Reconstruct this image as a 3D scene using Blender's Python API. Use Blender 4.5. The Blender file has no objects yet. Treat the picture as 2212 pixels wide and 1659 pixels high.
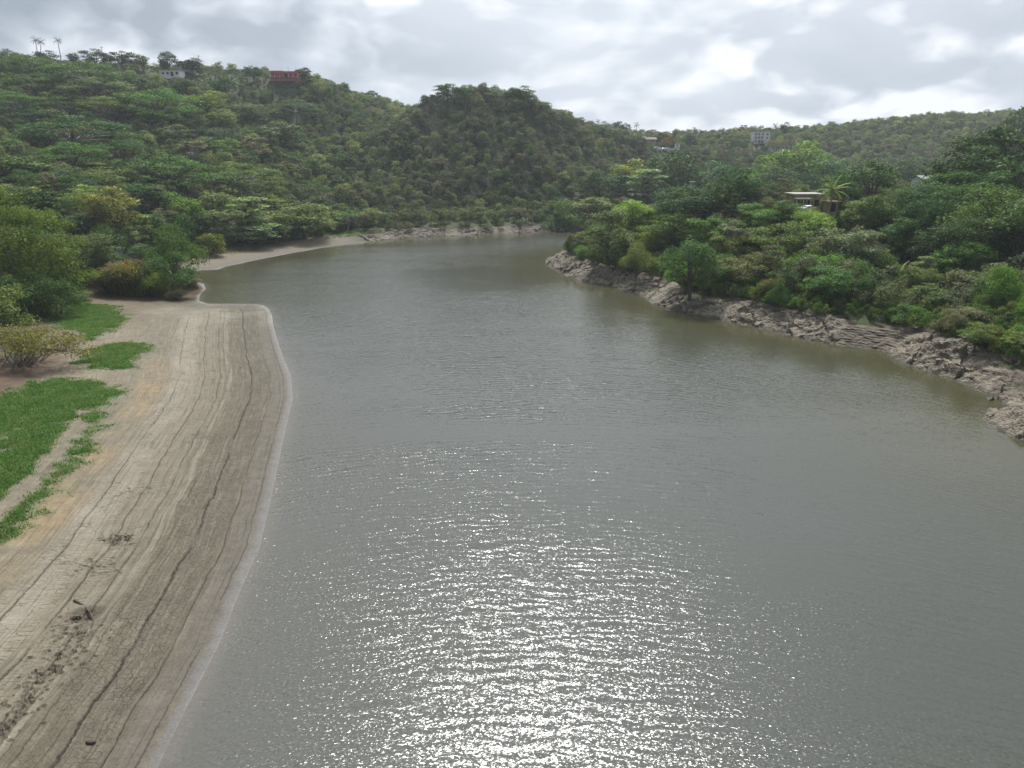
import bpy, math, random
import numpy as np
from mathutils import Vector, Matrix
R = math.radians
sc = bpy.context.scene
COL = sc.collection

# ------------------------------------------------------------------ camera
F, CX, CY = 1534.0, 1106.0, 829.5          # focal length and centre in a 2212 x 1659 frame
PITCH, CAMH = R(18.2), 32.0
HAZE = 0.00015
cam = bpy.data.cameras.new('camera')
cam.sensor_fit = 'HORIZONTAL'; cam.sensor_width = 36.0
cam.lens = 36.0 * F / 2212.0
cam.clip_start = 0.5; cam.clip_end = 9000
camo = bpy.data.objects.new('camera', cam); COL.objects.link(camo)
camo.location = (0, 0, CAMH); camo.rotation_euler = (R(90) - PITCH, 0, 0)
sc.camera = camo

# ------------------------------------------------------------------ light
SUN_EL, SUN_AZ = R(55.5), R(2.0)
SUND = Vector((math.sin(SUN_AZ) * math.cos(SUN_EL), math.cos(SUN_AZ) * math.cos(SUN_EL), math.sin(SUN_EL)))
sl = bpy.data.lights.new('sun', 'SUN'); sl.energy = 3.8; sl.angle = R(9.0); sl.color = (1.0, 0.985, 0.955)
so = bpy.data.objects.new('sun', sl); COL.objects.link(so)
so.rotation_euler = SUND.to_track_quat('Z', 'Y').to_euler()
sc.view_settings.view_transform = 'Standard'; sc.view_settings.look = 'None'
sc.view_settings.gamma = 1.0; sc.view_settings.exposure = 0.37
sc.view_settings.use_curve_mapping = False
sc.cycles.max_bounces = 5; sc.cycles.diffuse_bounces = 2; sc.cycles.glossy_bounces = 2
sc.cycles.transmission_bounces = 3; sc.cycles.transparent_max_bounces = 4; sc.cycles.volume_bounces = 0
sc.cycles.caustics_reflective = False; sc.cycles.caustics_refractive = False
sc.cycles.sample_clamp_indirect = 4.0

class NT:
    """Small helper to write node trees."""
    def __init__(s, tree): s.t = tree; s.n = tree.nodes; s.l = tree.links
    def new(s, typ, **kw):
        nd = s.n.new(typ)
        for k, v in kw.items(): setattr(nd, k, v)
        return nd
    def put(s, sock, v):
        if v is None: return
        if hasattr(v, 'links') or isinstance(v, bpy.types.NodeSocket): s.l.new(v, sock)
        else: sock.default_value = v
    def math(s, op, a, b=None, c=None, clamp=False):
        nd = s.new('ShaderNodeMath', operation=op, use_clamp=clamp)
        for i, v in enumerate((a, b, c)): s.put(nd.inputs[i], v)
        return nd.outputs[0]
    def vmath(s, op, a, b=None):
        nd = s.new('ShaderNodeVectorMath', operation=op)
        s.put(nd.inputs[0], a); s.put(nd.inputs[1], b)
        return nd.outputs['Value'] if op in ('DOT_PRODUCT', 'LENGTH') else nd.outputs[0]
    def scale(s, a, k):
        nd = s.new('ShaderNodeVectorMath', operation='SCALE'); s.put(nd.inputs[0], a); s.put(nd.inputs['Scale'], k)
        return nd.outputs[0]
    def comb(s, x=0.0, y=0.0, z=0.0):
        nd = s.new('ShaderNodeCombineXYZ')
        for i, v in enumerate((x, y, z)): s.put(nd.inputs[i], v)
        return nd.outputs[0]
    def sep(s, v):
        nd = s.new('ShaderNodeSeparateXYZ'); s.put(nd.inputs[0], v); return nd.outputs
    def noise(s, vec, scale, detail=3.0, rough=0.5, dist=0.0, col=False, lac=2.0):
        nd = s.new('ShaderNodeTexNoise'); s.put(nd.inputs['Vector'], vec)
        nd.inputs['Scale'].default_value = scale; nd.inputs['Detail'].default_value = detail
        nd.inputs['Roughness'].default_value = rough; nd.inputs['Distortion'].default_value = dist
        nd.inputs['Lacunarity'].default_value = lac
        return nd.outputs['Color' if col else 'Fac']
    def voro(s, vec, scale, feature='DISTANCE_TO_EDGE', rnd=1.0, out='Distance'):
        nd = s.new('ShaderNodeTexVoronoi', feature=feature); s.put(nd.inputs['Vector'], vec)
        nd.inputs['Scale'].default_value = scale; nd.inputs['Randomness'].default_value = rnd
        return nd.outputs[out]
    def map(s, v, a, b, c=0.0, d=1.0, smooth=False):
        nd = s.new('ShaderNodeMapRange'); nd.interpolation_type = 'SMOOTHSTEP' if smooth else 'LINEAR'
        s.put(nd.inputs['Value'], v)
        for k, x in zip(('From Min', 'From Max', 'To Min', 'To Max'), (a, b, c, d)): s.put(nd.inputs[k], x)
        return nd.outputs[0]
    def mix(s, f, a, b, typ='MIX'):
        nd = s.new('ShaderNodeMix', data_type='RGBA', blend_type=typ)
        s.put(nd.inputs['Factor'], f)
        for k, v in ((6, a), (7, b)):
            if isinstance(v, (tuple, list)) and len(v) == 3: v = (*v, 1.0)
            s.put(nd.inputs[k], v)
        return nd.outputs[2]
    def ramp(s, f, stops):
        nd = s.new('ShaderNodeValToRGB'); s.put(nd.inputs[0], f)
        e = nd.color_ramp.elements
        while len(e) < len(stops): e.new(0.5)
        for el, (p, c) in zip(e, stops):
            el.position = p; el.color = (*c, 1.0)
        return nd.outputs[0]
    def attr(s, name, typ='GEOMETRY', out='Fac'):
        nd = s.new('ShaderNodeAttribute', attribute_type=typ, attribute_name=name); return nd.outputs[out]
    def geo(s, out='Position'): return s.new('ShaderNodeNewGeometry').outputs[out]
    def bump(s, h, strength=1.0, distance=1.0, normal=None):
        nd = s.new('ShaderNodeBump'); nd.inputs['Strength'].default_value = strength
        nd.inputs['Distance'].default_value = distance; s.put(nd.inputs['Height'], h); s.put(nd.inputs['Normal'], normal)
        return nd.outputs[0]

def material(name, fill=None):
    m = bpy.data.materials.new(name); m.use_nodes = True
    k = NT(m.node_tree); b = m.node_tree.nodes['Principled BSDF']
    b.inputs['Roughness'].default_value = 0.8; b.inputs['Specular IOR Level'].default_value = 0.25
    if fill: fill(k, b)
    return m

# ------------------------------------------------------------------ sky: overcast cumulus over a clear-sky base
wd = bpy.data.worlds.new('World'); sc.world = wd; wd.use_nodes = True
k = NT(wd.node_tree); bg = wd.node_tree.nodes['Background']
sky = k.new('ShaderNodeTexSky', sky_type='NISHITA'); sky.sun_disc = False
sky.sun_elevation = SUN_EL; sky.sun_rotation = SUN_AZ; sky.dust_density = 2.0
dirv = k.new('ShaderNodeTexCoord').outputs['Generated']
dx, dy, dz = k.sep(dirv)
zz = k.math('ADD', k.math('MAXIMUM', dz, 0.0), 0.40)
az = k.math('ARCTAN2', dx, dy)
pc = k.comb(k.math('DIVIDE', dx, zz), k.math('DIVIDE', dy, zz), 0.37)
wrp = k.scale(k.vmath('SUBTRACT', k.noise(pc, 2.2, 3, 0.55, col=True), (0.5, 0.5, 0.5)), 0.27)
pw = k.vmath('ADD', pc, wrp)
def cloud(v):
    """lumpy cumulus: rounded cells at several sizes on a soft base"""
    vo = k.new('ShaderNodeTexVoronoi', feature='SMOOTH_F1', voronoi_dimensions='2D'); k.put(vo.inputs['Vector'], v); vo.inputs['Scale'].default_value = 2.0
    vo.inputs['Detail'].default_value = 2.6; vo.inputs['Roughness'].default_value = 0.5; vo.inputs['Lacunarity'].default_value = 2.3; vo.inputs['Smoothness'].default_value = 0.45
    nz = k.noise(v, 1.5, 9.0, 0.62, 0.1)
    return k.math('ADD', k.math('MULTIPLY', vo.outputs['Distance'], 0.55), k.math('MULTIPLY', nz, 0.60))
n1 = cloud(pw); n2 = cloud(k.vmath('ADD', pw, (-0.03, -0.09, 0.0)))
big = k.noise(pc, 0.8, 3.0, 0.5, 0.2)
lit = k.math('MULTIPLY', k.math('SUBTRACT', n2, n1), 3.0)           # sunward edges of the billows are brighter
soft = k.map(k.noise(pc, 1.1, 2.0, 0.4), 0.36, 0.60, 0.0, 1.0, True)
val = k.math('ADD', k.map(n1, 0.38, 0.82, 0.84, 0.62), k.math('MULTIPLY', lit, k.map(soft, 0, 1, 0.35, 1.0)))
val = k.math('ADD', val, k.map(big, 0.35, 0.65, 0.16, -0.16))
left = k.map(az, -0.55, 0.12, 1.0, 0.0, True)                       # heavier cloud to the left, heaviest higher up
up_ = k.map(dz, 0.05, 0.19, 0.0, 1.0, True)
val = k.math('SUBTRACT', val, k.math('MULTIPLY', left, k.map(up_, 0, 1, 0.15, 0.48)))
val = k.math('MAXIMUM', val, k.math('ADD', k.map(left, 0, 1, 0.60, 0.15), k.math('MULTIPLY', k.math('SUBTRACT', n1, 0.6), -0.5)))
col = k.ramp(val, [(0.0, (0.24, 0.28, 0.34)), (0.32, (0.36, 0.41, 0.475)), (0.60, (0.50, 0.545, 0.605)), (0.85, (0.66, 0.69, 0.735)), (1.0, (0.76, 0.785, 0.82))])
sd = k.vmath('DOT_PRODUCT', dirv, tuple(SUND))
glow = k.math('POWER', k.math('MAXIMUM', sd, 0.0), 9.0)             # thin bright cloud round the unseen sun, widened for sheen on the water
skyc = k.mix(1.0, sky.outputs[0], (0.09, 0.09, 0.09), 'MULTIPLY')
cov = k.map(n1, 0.30, 0.45, 0.86, 0.98, True)
fin = k.mix(cov, skyc, col)
fin = k.mix(1.0, fin, k.mix(k.map(dz, 0.22, 0.6, 0, 1, True), (1, 1, 1), (0.66, 0.69, 0.72)), 'MULTIPLY')      # out-of-view sky overhead dimmed to deepen contrast on the trees
fin = k.mix(1.0, fin, k.mix(k.map(dy, 0.25, -0.55, 0, 1, True), (1, 1, 1), (0.52, 0.54, 0.57)), 'MULTIPLY')      # unseen sky behind the camera darkened to shade the camera-facing sides
fin = k.mix(1.0, fin, k.comb(*(k.math('MULTIPLY', glow, v) for v in (2.5, 2.56, 2.60))), 'ADD')
fin = k.mix(k.map(dz, -0.02, -0.2, 0.0, 1.0), fin, (0.10, 0.11, 0.09))
k.l.new(fin, bg.inputs['Color']); bg.inputs['Strength'].default_value = 1.0

# ------------------------------------------------------------------ helpers
def unproj(px, py, z=0.0, Y=None):
    a = (px - CX) / F; b = -(py - CY) / F
    d = np.array([a, math.cos(PITCH) + b * math.sin(PITCH), -math.sin(PITCH) + b * math.cos(PITCH)])
    t = (Y / d[1]) if Y is not None else (z - CAMH) / d[2]
    return d * t + np.array([0, 0, CAMH])
def proj(x, y, z):
    c, s = math.cos(PITCH), math.sin(PITCH); zz = z - CAMH
    dep = y * c - zz * s; upv = y * s + zz * c
    return CX + F * x / dep, CY - F * upv / dep, dep

def _grad(ix, iy, seed):
    h = (ix.astype(np.int64) * 374761393 + iy.astype(np.int64) * 668265263 + seed * 974711) & 0xffffffff
    h = ((h ^ (h >> 13)) * 1274126177) & 0xffffffff
    return ((h ^ (h >> 16)) & 0xffff) / 65536.0 * 2 * np.pi
def pn(x, y, seed=0):
    x = np.asarray(x, float); y = np.asarray(y, float)
    ix = np.floor(x); iy = np.floor(y); fx = x - ix; fy = y - iy
    u = fx**3 * (fx * (fx * 6 - 15) + 10); v = fy**3 * (fy * (fy * 6 - 15) + 10)
    def g(a, b):
        t = _grad(ix + a, iy + b, seed); return np.cos(t) * (fx - a) + np.sin(t) * (fy - b)
    return 1.4 * ((g(0, 0) * (1 - u) + g(1, 0) * u) * (1 - v) + (g(0, 1) * (1 - u) + g(1, 1) * u) * v)
def fbm(x, y, oct=4, seed=0, gain=0.5):
    s = 0; a = 1.0; f = 1.0; n = 0
    for i in range(oct):
        s = s + a * pn(np.asarray(x) * f, np.asarray(y) * f, seed + i * 17); n += a; a *= gain; f *= 2.03
    return s / n
def ridged(x, y, oct=4, seed=0):
    s = 0; a = 1.0; f = 1.0; n = 0
    for i in range(oct):
        s = s + a * (1 - np.abs(pn(np.asarray(x) * f, np.asarray(y) * f, seed + i * 31)) * 1.6); n += a; a *= 0.5; f *= 2.1
    return s / n
def sstep(a, b, x):
    t = np.clip((np.asarray(x, float) - a) / (b - a), 0, 1); return t * t * (3 - 2 * t)

def mesh_np(name, v, quads=None, tris=None, smooth=False):
    """A mesh from numpy arrays of corners and faces."""
    me = bpy.data.meshes.new(name); v = np.asarray(v, np.float32)
    me.vertices.add(len(v)); me.vertices.foreach_set('co', v.ravel())
    loops = []; starts = []; tot = 0
    for fa, n in ((quads, 4), (tris, 3)):
        if fa is None or len(fa) == 0: continue
        fa = np.asarray(fa, np.int32); loops.append(fa.ravel()); starts.append(tot + np.arange(len(fa)) * n); tot += fa.size
    loops = np.concatenate(loops); starts = np.concatenate(starts).astype(np.int32)
    me.loops.add(len(loops)); me.loops.foreach_set('vertex_index', loops)
    me.polygons.add(len(starts)); me.polygons.foreach_set('loop_start', starts)
    me.update(calc_edges=True); me.validate()
    me.polygons.foreach_set('use_smooth', np.full(len(me.polygons), smooth, bool))
    return me
def fattr(me, name, data, typ='FLOAT'):
    at = me.attributes.new(name, typ, 'POINT')
    key = {'FLOAT': 'value', 'FLOAT_COLOR': 'color', 'FLOAT_VECTOR': 'vector', 'INT': 'value'}[typ]
    at.data.foreach_set(key, np.asarray(data, np.int32 if typ == 'INT' else np.float32).ravel())
def gridfaces(nr, nc):
    i = np.arange(nr - 1)[:, None] * nc + np.arange(nc - 1)[None, :]; i = i.ravel()
    return np.stack([i, i + 1, i + nc + 1, i + nc], 1)
def tag(o, label, cat, group=None, kind=None):
    o['label'] = label; o['category'] = cat
    if group: o['group'] = group
    if kind: o['kind'] = kind
    return o
def obj(name, me, mat=None, parent=None, loc=None):
    if mat is not None and len(me.materials) == 0: me.materials.append(mat)
    o = bpy.data.objects.new(name, me); COL.objects.link(o)
    if parent is not None: o.parent = parent
    if loc is not None: o.location = loc
    return o
def thing(name, label, cat, loc, rz=0.0, scale=(1, 1, 1), group=None):
    o = bpy.data.objects.new(name, None); COL.objects.link(o)
    o.location = loc; o.rotation_euler = (0, 0, rz); o.scale = scale; o.empty_display_size = 0.5
    return tag(o, label, cat, group)

# ------------------------------------------------------------------ shorelines, in metres on the water plane (z = 0)
MUD, ROCK, BEACH = 0, 1, 2
def zp(*pts): return [tuple(unproj(*p)[:2]) for p in pts]
shore = []                                  # (x, y, bank type of the piece that starts here)
def add_shore(pts, t): shore.extend([(x, y, t) for x, y in pts])
add_shore([(-9, -60), (-15, 0), (-18.5, 18)], MUD)
add_shore(zp((340, 1659), (400, 1535), (470, 1400), (520, 1275), (562, 1180), (583, 1090), (602, 1000), (618, 925), (633, 860), (628, 810), (608, 760), (597, 725), (590, 700), (588, 680), (581, 667), (570, 660), (553, 657), (500, 656.5), (450, 656)), MUD)
add_shore(zp((430, 650), (432, 638), (445, 624), (438, 612)), BEACH)
add_shore(zp((415, 605), (402, 598), (408, 588), (430, 584), (474, 582.5), (482, 577), (540, 565), (620, 549), (700, 535), (760, 527)), BEACH)
add_shore(zp((800, 523), (850, 517), (905, 512), (985, 509.5), (1060, 507), (1130, 504), (1185, 500)), ROCK)
add_shore([(40, 312), (75, 322), (120, 330), (180, 322), (185, 290), (140, 276), (80, 262), (45, 250), (25, 240)], ROCK)
add_shore(zp((1180, 560), (1178, 572), (1200, 583), (1228, 600), (1270, 611), (1330, 624), (1392, 641), (1410, 658), (1450, 671), (1520, 683), (1570, 696), (1650, 712), (1740, 735), (1800, 745), (1900, 757), (1960, 789), (2020, 806), (2085, 832), (2125, 852), (2146, 872), (2124, 905), (2150, 925), (2212, 956)), ROCK)
add_shore([(64.5, 69), (71, 60), (78, 45), (86, 20), (92, -60)], ROCK)
SH = np.array([(x, y) for x, y, t in shore]); ST = np.array([t for *_, t in shore])
SA = SH; SB = np.roll(SH, -1, axis=0); SL = np.linalg.norm(SB - SA, axis=1); SS = np.concatenate([[0], np.cumsum(SL)[:-1]])

def shore_query(x, y):
    """signed distance to the shore (+ on land), arc length along it, distance to each bank type."""
    x = np.asarray(x, float).ravel(); y = np.asarray(y, float).ravel(); n = len(x)
    best = np.full(n, 1e9); s = np.zeros(n); dt = np.full((3, n), 1e9); inside = np.zeros(n, bool)
    for i in range(len(SA) ):
        ax, ay = SA[i]; bx, by = SB[i]; ex, ey = bx - ax, by - ay; L2 = ex * ex + ey * ey
        if (ay > by) != (ay < by) or True:
            c = (ay > y) != (by > y)
            with np.errstate(divide='ignore', invalid='ignore'):
                xi = ex * (y - ay) / (ey if ey != 0 else 1e-12) + ax
            inside ^= c & (x < xi)
        if i == len(SA) - 1: continue        # the closing edge behind the camera is no shore
        t = np.clip(((x - ax) * ex + (y - ay) * ey) / L2, 0, 1)
        d = np.hypot(x - ax - t * ex, y - ay - t * ey)
        m = d < best; best[m] = d[m]; s[m] = SS[i] + t[m] * SL[i]
        k_ = ST[i]; dt[k_] = np.minimum(dt[k_], d)
    return np.where(inside, -best, best), s, dt

# ------------------------------------------------------------------ terrain: control points (frame x, y, distance Y, metres of canopy to take off)
ctl = []
def ct(px, py, Y, off=0.0):
    p = unproj(px, py, Y=Y); ctl.append((p[0], p[1], p[2] - off))
for a in [(-300, 105, 430, 3), (-120, 108, 430, 3), (0, 116, 430, 3), (60, 122, 432, 2), (130, 134, 436, 3), (180, 137, 440, 2), (250, 140, 444, 2), (300, 144, 448, 2), (350, 152, 450, 1), (395, 152, 452, 1), (440, 158, 455, 2), (520, 166, 462, 3), (580, 170, 466, 1), (650, 173, 470, 2), (690, 183, 474, 5), (740, 192, 478, 5), (770, 203, 480, 9), (800, 216, 480, 11), (850, 238, 480, 14)]: ct(*a)
for a in [(880, 236, 450, 11), (910, 220, 435, 7), (950, 200, 415, 5), (1000, 197, 408, 4.5), (1050, 202, 408, 5), (1130, 200, 410, 5), (1170, 216, 412, 7), (1220, 247, 425, 7), (1280, 266, 450, 8), (1330, 278, 480, 8), (1370, 290, 505, 8), (1420, 304, 530, 7), (1500, 310, 560, 8)]: ct(*a)
for a in [(1550, 292, 585, 5), (1600, 284, 600, 4), (1690, 284, 605, 5), (1760, 276, 625, 7), (1850, 267, 645, 8), (1950, 246, 660, 8), (2050, 240, 670, 8), (2212, 234, 690, 8), (2500, 228, 710, 8), (2800, 240, 720, 8)]: ct(*a)
# faces of the hills
for a in [(100, 255, 330, 8), (300, 205, 370, 8), (430, 178, 410, 6), (365, 166, 440, 2), (60, 330, 262, 9), (0, 332, 250, 4), (300, 330, 280, 9), (480, 330, 310, 8), (600, 420, 292, 8), (200, 415, 205, 10), (390, 430, 232, 9), (550, 455, 262, 8), (650, 455, 290, 8), (640, 340, 350, 8), (560, 230, 432, 7), (720, 300, 420, 7), (700, 430, 318, 8), (770, 350, 370, 8), (800, 430, 330, 7), (1000, 430, 333, 7), (1150, 430, 338, 7), (1000, 330, 362, 7), (1150, 330, 368, 7), (870, 330, 375, 7), (1250, 350, 392, 7), (-200, 330, 250, 8), (-200, 480, 175, 8)]: ct(*a)
for a in [(1440, 331, 490, 0), (1405, 309, 520, 0), (1642, 308, 560, 0), (1690, 323, 545, 0), (1550, 330, 520, 6), (1800, 330, 560, 7), (2000, 330, 560, 7), (1640, 380, 470, 6), (1900, 370, 520, 6), (2200, 330, 560, 7), (1350, 370, 440, 7), (1450, 400, 400, 7)]: ct(*a)
# the left shelf and the right bank
for a in [(230, 545, 178, 1), (60, 560, 160, 6), (100, 690, 140, 0), (-100, 640, 140, 2), (300, 600, 165, 1), (380, 560, 185, 2), (0, 700, 135, 0), (460, 545, 225, 1), (560, 515, 250, 2), (680, 505, 270, 2)]: ct(*a)
for a in [(1745, 456, 190, 0), (1620, 455, 190, 0), (1690, 456, 182, 0), (1500, 440, 200, 4), (1350, 440, 215, 5), (1250, 470, 222, 7), (1900, 480, 165, 8), (2005, 402, 205, 2), (1900, 420, 200, 6), (2100, 400, 185, 8), (2212, 420, 150, 11), (2212, 330, 185, 12), (2350, 330, 175, 12), (2212, 560, 118, 9), (2100, 560, 130, 9), (1950, 560, 145, 8), (1800, 540, 152, 7), (1650, 540, 162, 7), (1500, 560, 172, 7), (1350, 540, 195, 7), (2212, 700, 92, 5), (2060, 700, 110, 4), (2600, 500, 110, 10)]: ct(*a)
ctl += [(x, y, z) for x, y, z in [(90, 240, 9), (140, 250, 10), (200, 240, 18), (250, 330, 6), (300, 400, 14), (-280, 120, 22), (-200, 60, 8), (-120, 60, 3.6), (-80, 30, 3.2), (-70, 90, 2.6), (-90, 110, 3.0), (110, 60, 14), (140, 100, 26), (180, 160, 32), (250, 200, 36),
        (-600, 700, 60), (-300, 620, 70), (0, 650, 50), (200, 800, 25), (500, 900, 50), (900, 800, 60), (1200, 1500, 40), (-1200, 1500, 40), (0, 1500, 30), (-700, 300, 70), (900, 300, 60)]]
for i in range(3, len(SH) - 5, 2):                    # the land comes down to the shore
    e = SB[i] - SA[i]; nrm = np.array([-e[1], e[0]]) / (np.linalg.norm(e) + 1e-9)
    off, z = ((38, 2.2) if ST[i] == MUD else (9, 4.0) if ST[i] == ROCK else (14, 1.6))
    q = SA[i] + nrm * off; ctl.append((q[0], q[1], z)); q = SA[i] - nrm * 3; ctl.append((q[0], q[1], -1.0))
CT = np.array(ctl)
_d = np.linalg.norm(CT[:, None, :2] - CT[None, :, :2], axis=2)
_A = np.zeros((len(CT) + 3,) * 2); _A[:len(CT), :len(CT)] = _d + np.eye(len(CT)) * -1.0
_A[:len(CT), -3] = 1; _A[:len(CT), -2:] = CT[:, :2] / 100; _A[-3, :len(CT)] = 1; _A[-2:, :len(CT)] = CT[:, :2].T / 100
_W = np.linalg.lstsq(_A, np.concatenate([CT[:, 2], [0, 0, 0]]), rcond=None)[0]
def rbf(x, y):
    out = np.full(len(x), _W[-3]) + _W[-2] * x / 100 + _W[-1] * y / 100
    for (cx, cy, _), w in zip(CT, _W[:len(CT)]): out += w * np.hypot(x - cx, y - cy)
    return out
def height(x, y, full=False):
    x = np.atleast_1d(np.asarray(x, float)).ravel(); y = np.atleast_1d(np.asarray(y, float)).ravel()
    d, s, dt = shore_query(x, y)
    w = 1.0 / (dt + 0.6) ** 4; w /= w.sum(0)
    dd = np.maximum(d, 0)
    b = w[0] * (0.055 * dd + 0.245 * sstep(1.0, 15.5, dd)) + w[1] * (4.0 * (1 - .25 * sstep(230, 275, y)) * sstep(-0.5, 7.0, dd) - 0.1) + w[2] * 0.10 * dd
    d0 = w[0] * 30 + w[1] * 5 + w[2] * 9; d1 = w[0] * 48 + w[1] * 16 + w[2] * 24
    t = np.clip((dd - d0) / (d1 - d0), 0, 1); t = t * t * (3 - 2 * t)
    base = np.maximum(rbf(x, y), 0.5 * b) + 1.2 * fbm(x / 22, y / 22, 3, 5) * t
    z = np.where(d > 0, b * (1 - t) + base * t, np.maximum(-4.0, 0.22 * d))
    # the undercut earth mound at the mouth of the cove
    mx, my = MOUND
    z = z + np.where(d > -0.5, 2.0 * np.exp(-(((x - mx) / 4.5) ** 2 + ((y - my) / 4.0) ** 2) ** 1.5) * sstep(0.0, 2.2, d), 0)
    return (z, d, s, w) if full else z
MOUND = tuple(unproj(392, 622)[:2])
def H1(x, y): return float(height([x], [y])[0])
def ground_at(px, py, near=25, far=900):
    """where the line of sight through a frame point meets the terrain"""
    Ys = np.geomspace(near, far, 900); p0 = np.array([0, 0, CAMH]); d = unproj(px, py, Y=1.0) - p0
    P = p0 + d * Ys[:, None]; h = height(P[:, 0], P[:, 1]); m = np.where(P[:, 2] <= np.maximum(h, -0.0))[0]
    return P[m[0]] if len(m) else P[-1]
# ------------------------------------------------------------------ ground sheet
def dirt(k, b):
    pos = k.geo(); n = k.noise(pos, 0.12, 5, 0.6); n2 = k.noise(pos, 1.4, 4, 0.6)
    c = k.ramp(n, [(0.3, (0.035, 0.055, 0.018)), (0.5, (0.055, 0.07, 0.028)), (0.68, (0.09, 0.085, 0.045))])
    c = k.mix(k.map(n2, 0.35, 0.65), c, k.mix(0.5, c, (0.035, 0.05, 0.02)))
    bd = k.math('ADD', k.attr('inland'), k.math('MULTIPLY', n2, 2.0)); bc = k.ramp(k.math('MULTIPLY', bd, 0.05), [(0.03, (.23, .22, .22)), (0.1, (.13, .115, .095)), (0.35, (.155, .13, .10)), (0.8, (.18, .145, .105))])
    c = k.mix(k.attr('beach'), c, bc)
    k.l.new(c, b.inputs['Base Color']); b.inputs['Roughness'].default_value = 0.95
    k.l.new(k.bump(n2, 0.6, 0.3), b.inputs['Normal'])
M_DIRT = material('hill_soil', dirt)
def mudxr(Y): return np.interp(Y, [18, 28, 40, 53, 70, 91, 101, 114, 134, 147, 153, 176], [-15, -16, -17, -18.5, -22, -27, -30, -35, -43, -47, -49, -56])
def mudxl(Y): return -0.80 * Y - 6
Ys = np.concatenate([[-60, -30, -5], np.geomspace(12, 1500, 330)]); us = np.linspace(-1.25, 1.25, 380)
Yg = np.repeat(Ys, len(us)); Xg = np.where(Yg > 0, np.tile(us, len(Ys)) * (Yg * 0.86 + 75), np.tile(us, len(Ys)) * 75)
Z, D, S_, W_ = height(Xg, Yg, True)
inmud = (Yg > 23) & (Yg < 172) & (Xg > mudxl(Yg) + 1.5) & (Xg < mudxr(Yg) + 1)
Zl = np.where(inmud, Z - 0.7, Z)
# rocky edges are covered by the finer rock mesh
rocky = (W_[1] > 0.55) & (D > 0.4) & (D < 9.5); Zl = np.where(rocky, Zl - 1.2, Zl)
me = mesh_np('hills', np.stack([Xg, Yg, Zl], 1), gridfaces(len(Ys), len(us)), smooth=True)
bch = (Yg > 168) * sstep(.45, .8, W_[2]) * sstep(19, 13, D + 3 * fbm(Xg / 8, Yg / 8, 3, 19)) * (D > -3)
fattr(me, 'beach', bch); fattr(me, 'inland', D)
tag(obj('hills', me, M_DIRT), 'steep soil slopes rising from the lake under the forest', 'hills', kind='structure')

# ------------------------------------------------------------------ water
def water(k, b):
    pos = k.geo(); x, y, z = k.sep(pos)
    patch = k.map(k.noise(k.vmath('MULTIPLY', pos, (0.012, 0.03, 1)), 1.0, 4, 0.6, 0.6), 0.36, 0.62, 0.25, 1.2)   # calm slicks and rougher water
    xr = k.math('SUBTRACT', x, 3.0)
    yb = k.math('ADD', y, k.math('MULTIPLY', k.math('MULTIPLY', xr, xr), 0.0085))       # wave fronts bow away from the camera
    bend = k.comb(x, yb, 0.0)
    wob1 = k.math('SUBTRACT', k.noise(k.vmath('MULTIPLY', bend, (0.5, 1, 1)), 0.30, 3.0, 0.6), 0.5)
    wob2 = k.math('SUBTRACT', k.noise(k.vmath('MULTIPLY', pos, (0.6, 1, 1)), 0.75, 2.0, 0.6), 0.5)
    am1 = k.map(k.noise(k.vmath('MULTIPLY', bend, (0.45, 1, 1)), 0.55, 2.0, 0.5), 0.34, 0.64, 0.15, 1.0, True)
    am2 = k.map(k.noise(k.vmath('MULTIPLY', pos, (0.7, 1, 1)), 0.9, 2.0, 0.5), 0.34, 0.64, 0.1, 1.0, True)
    def train(yy, lam, am): return k.math('MULTIPLY', am, k.math('SINE', k.math('MULTIPLY', yy, 6.2832 / lam)))
    t1 = train(k.math('ADD', yb, k.math('MULTIPLY', wob1, 3.4)), 0.92, am1)
    t2 = train(k.math('ADD', k.math('ADD', y, k.math('MULTIPLY', x, 0.22)), k.math('MULTIPLY', wob2, 1.7)), 0.53, am2)
    fine = k.noise(k.vmath('MULTIPLY', bend, (0.7, 1.0, 1.0)), 7.5, 3.0, 0.65, 0.4, True)
    half = (0.5, 0.5, 0.5)
    sl = k.vmath('ADD', k.vmath('MULTIPLY', k.vmath('SUBTRACT', fine, half), (1.28, 1.25, 0)),
                 k.comb(k.math('MULTIPLY', t2, 0.03), k.math('ADD', k.math('MULTIPLY', t1, 0.115), k.math('MULTIPLY', t2, 0.085)), 0.0))
    sl = k.scale(sl, k.math('MULTIPLY', patch, k.map(k.attr('lee'), 0, 0.8, 1.0, 0.35)))
    nrm = k.vmath('NORMALIZE', k.vmath('ADD', sl, (0, 0, 1)))
    k.l.new(nrm, b.inputs['Normal'])
    sh = k.attr('shallow'); deep = k.noise(pos, 0.02, 3, 0.5)
    c0 = k.ramp(deep, [(0.3, (0.050, 0.053, 0.043)), (0.7, (0.062, 0.065, 0.057))])
    wob = k.math('ADD', sh, k.math('MULTIPLY', k.math('SUBTRACT', k.noise(pos, 0.35, 4, 0.6), 0.5), 0.35))
    c0 = k.mix(k.map(k.attr('lee'), .25, .85, 0, 1), c0, (0.056, 0.053, 0.028))  # olive reflection of the wooded bank tinted into the water colour
    c0 = k.mix(k.attr('silt'), c0, (0.086, 0.084, 0.072))
    cc = k.mix(k.map(wob, 0.25, 1.0, 0, 0.7, True), c0, (0.125, 0.112, 0.092))
    k.l.new(cc, b.inputs['Base Color'])
    b.inputs['IOR'].default_value = 1.333; b.inputs['Specular IOR Level'].default_value = 0.5
    k.l.new(k.map(k.attr('lee'), 0, 0.7, 0.20, 0.10), b.inputs['Roughness'])
M_WATER = material('lake_water', water)
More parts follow.
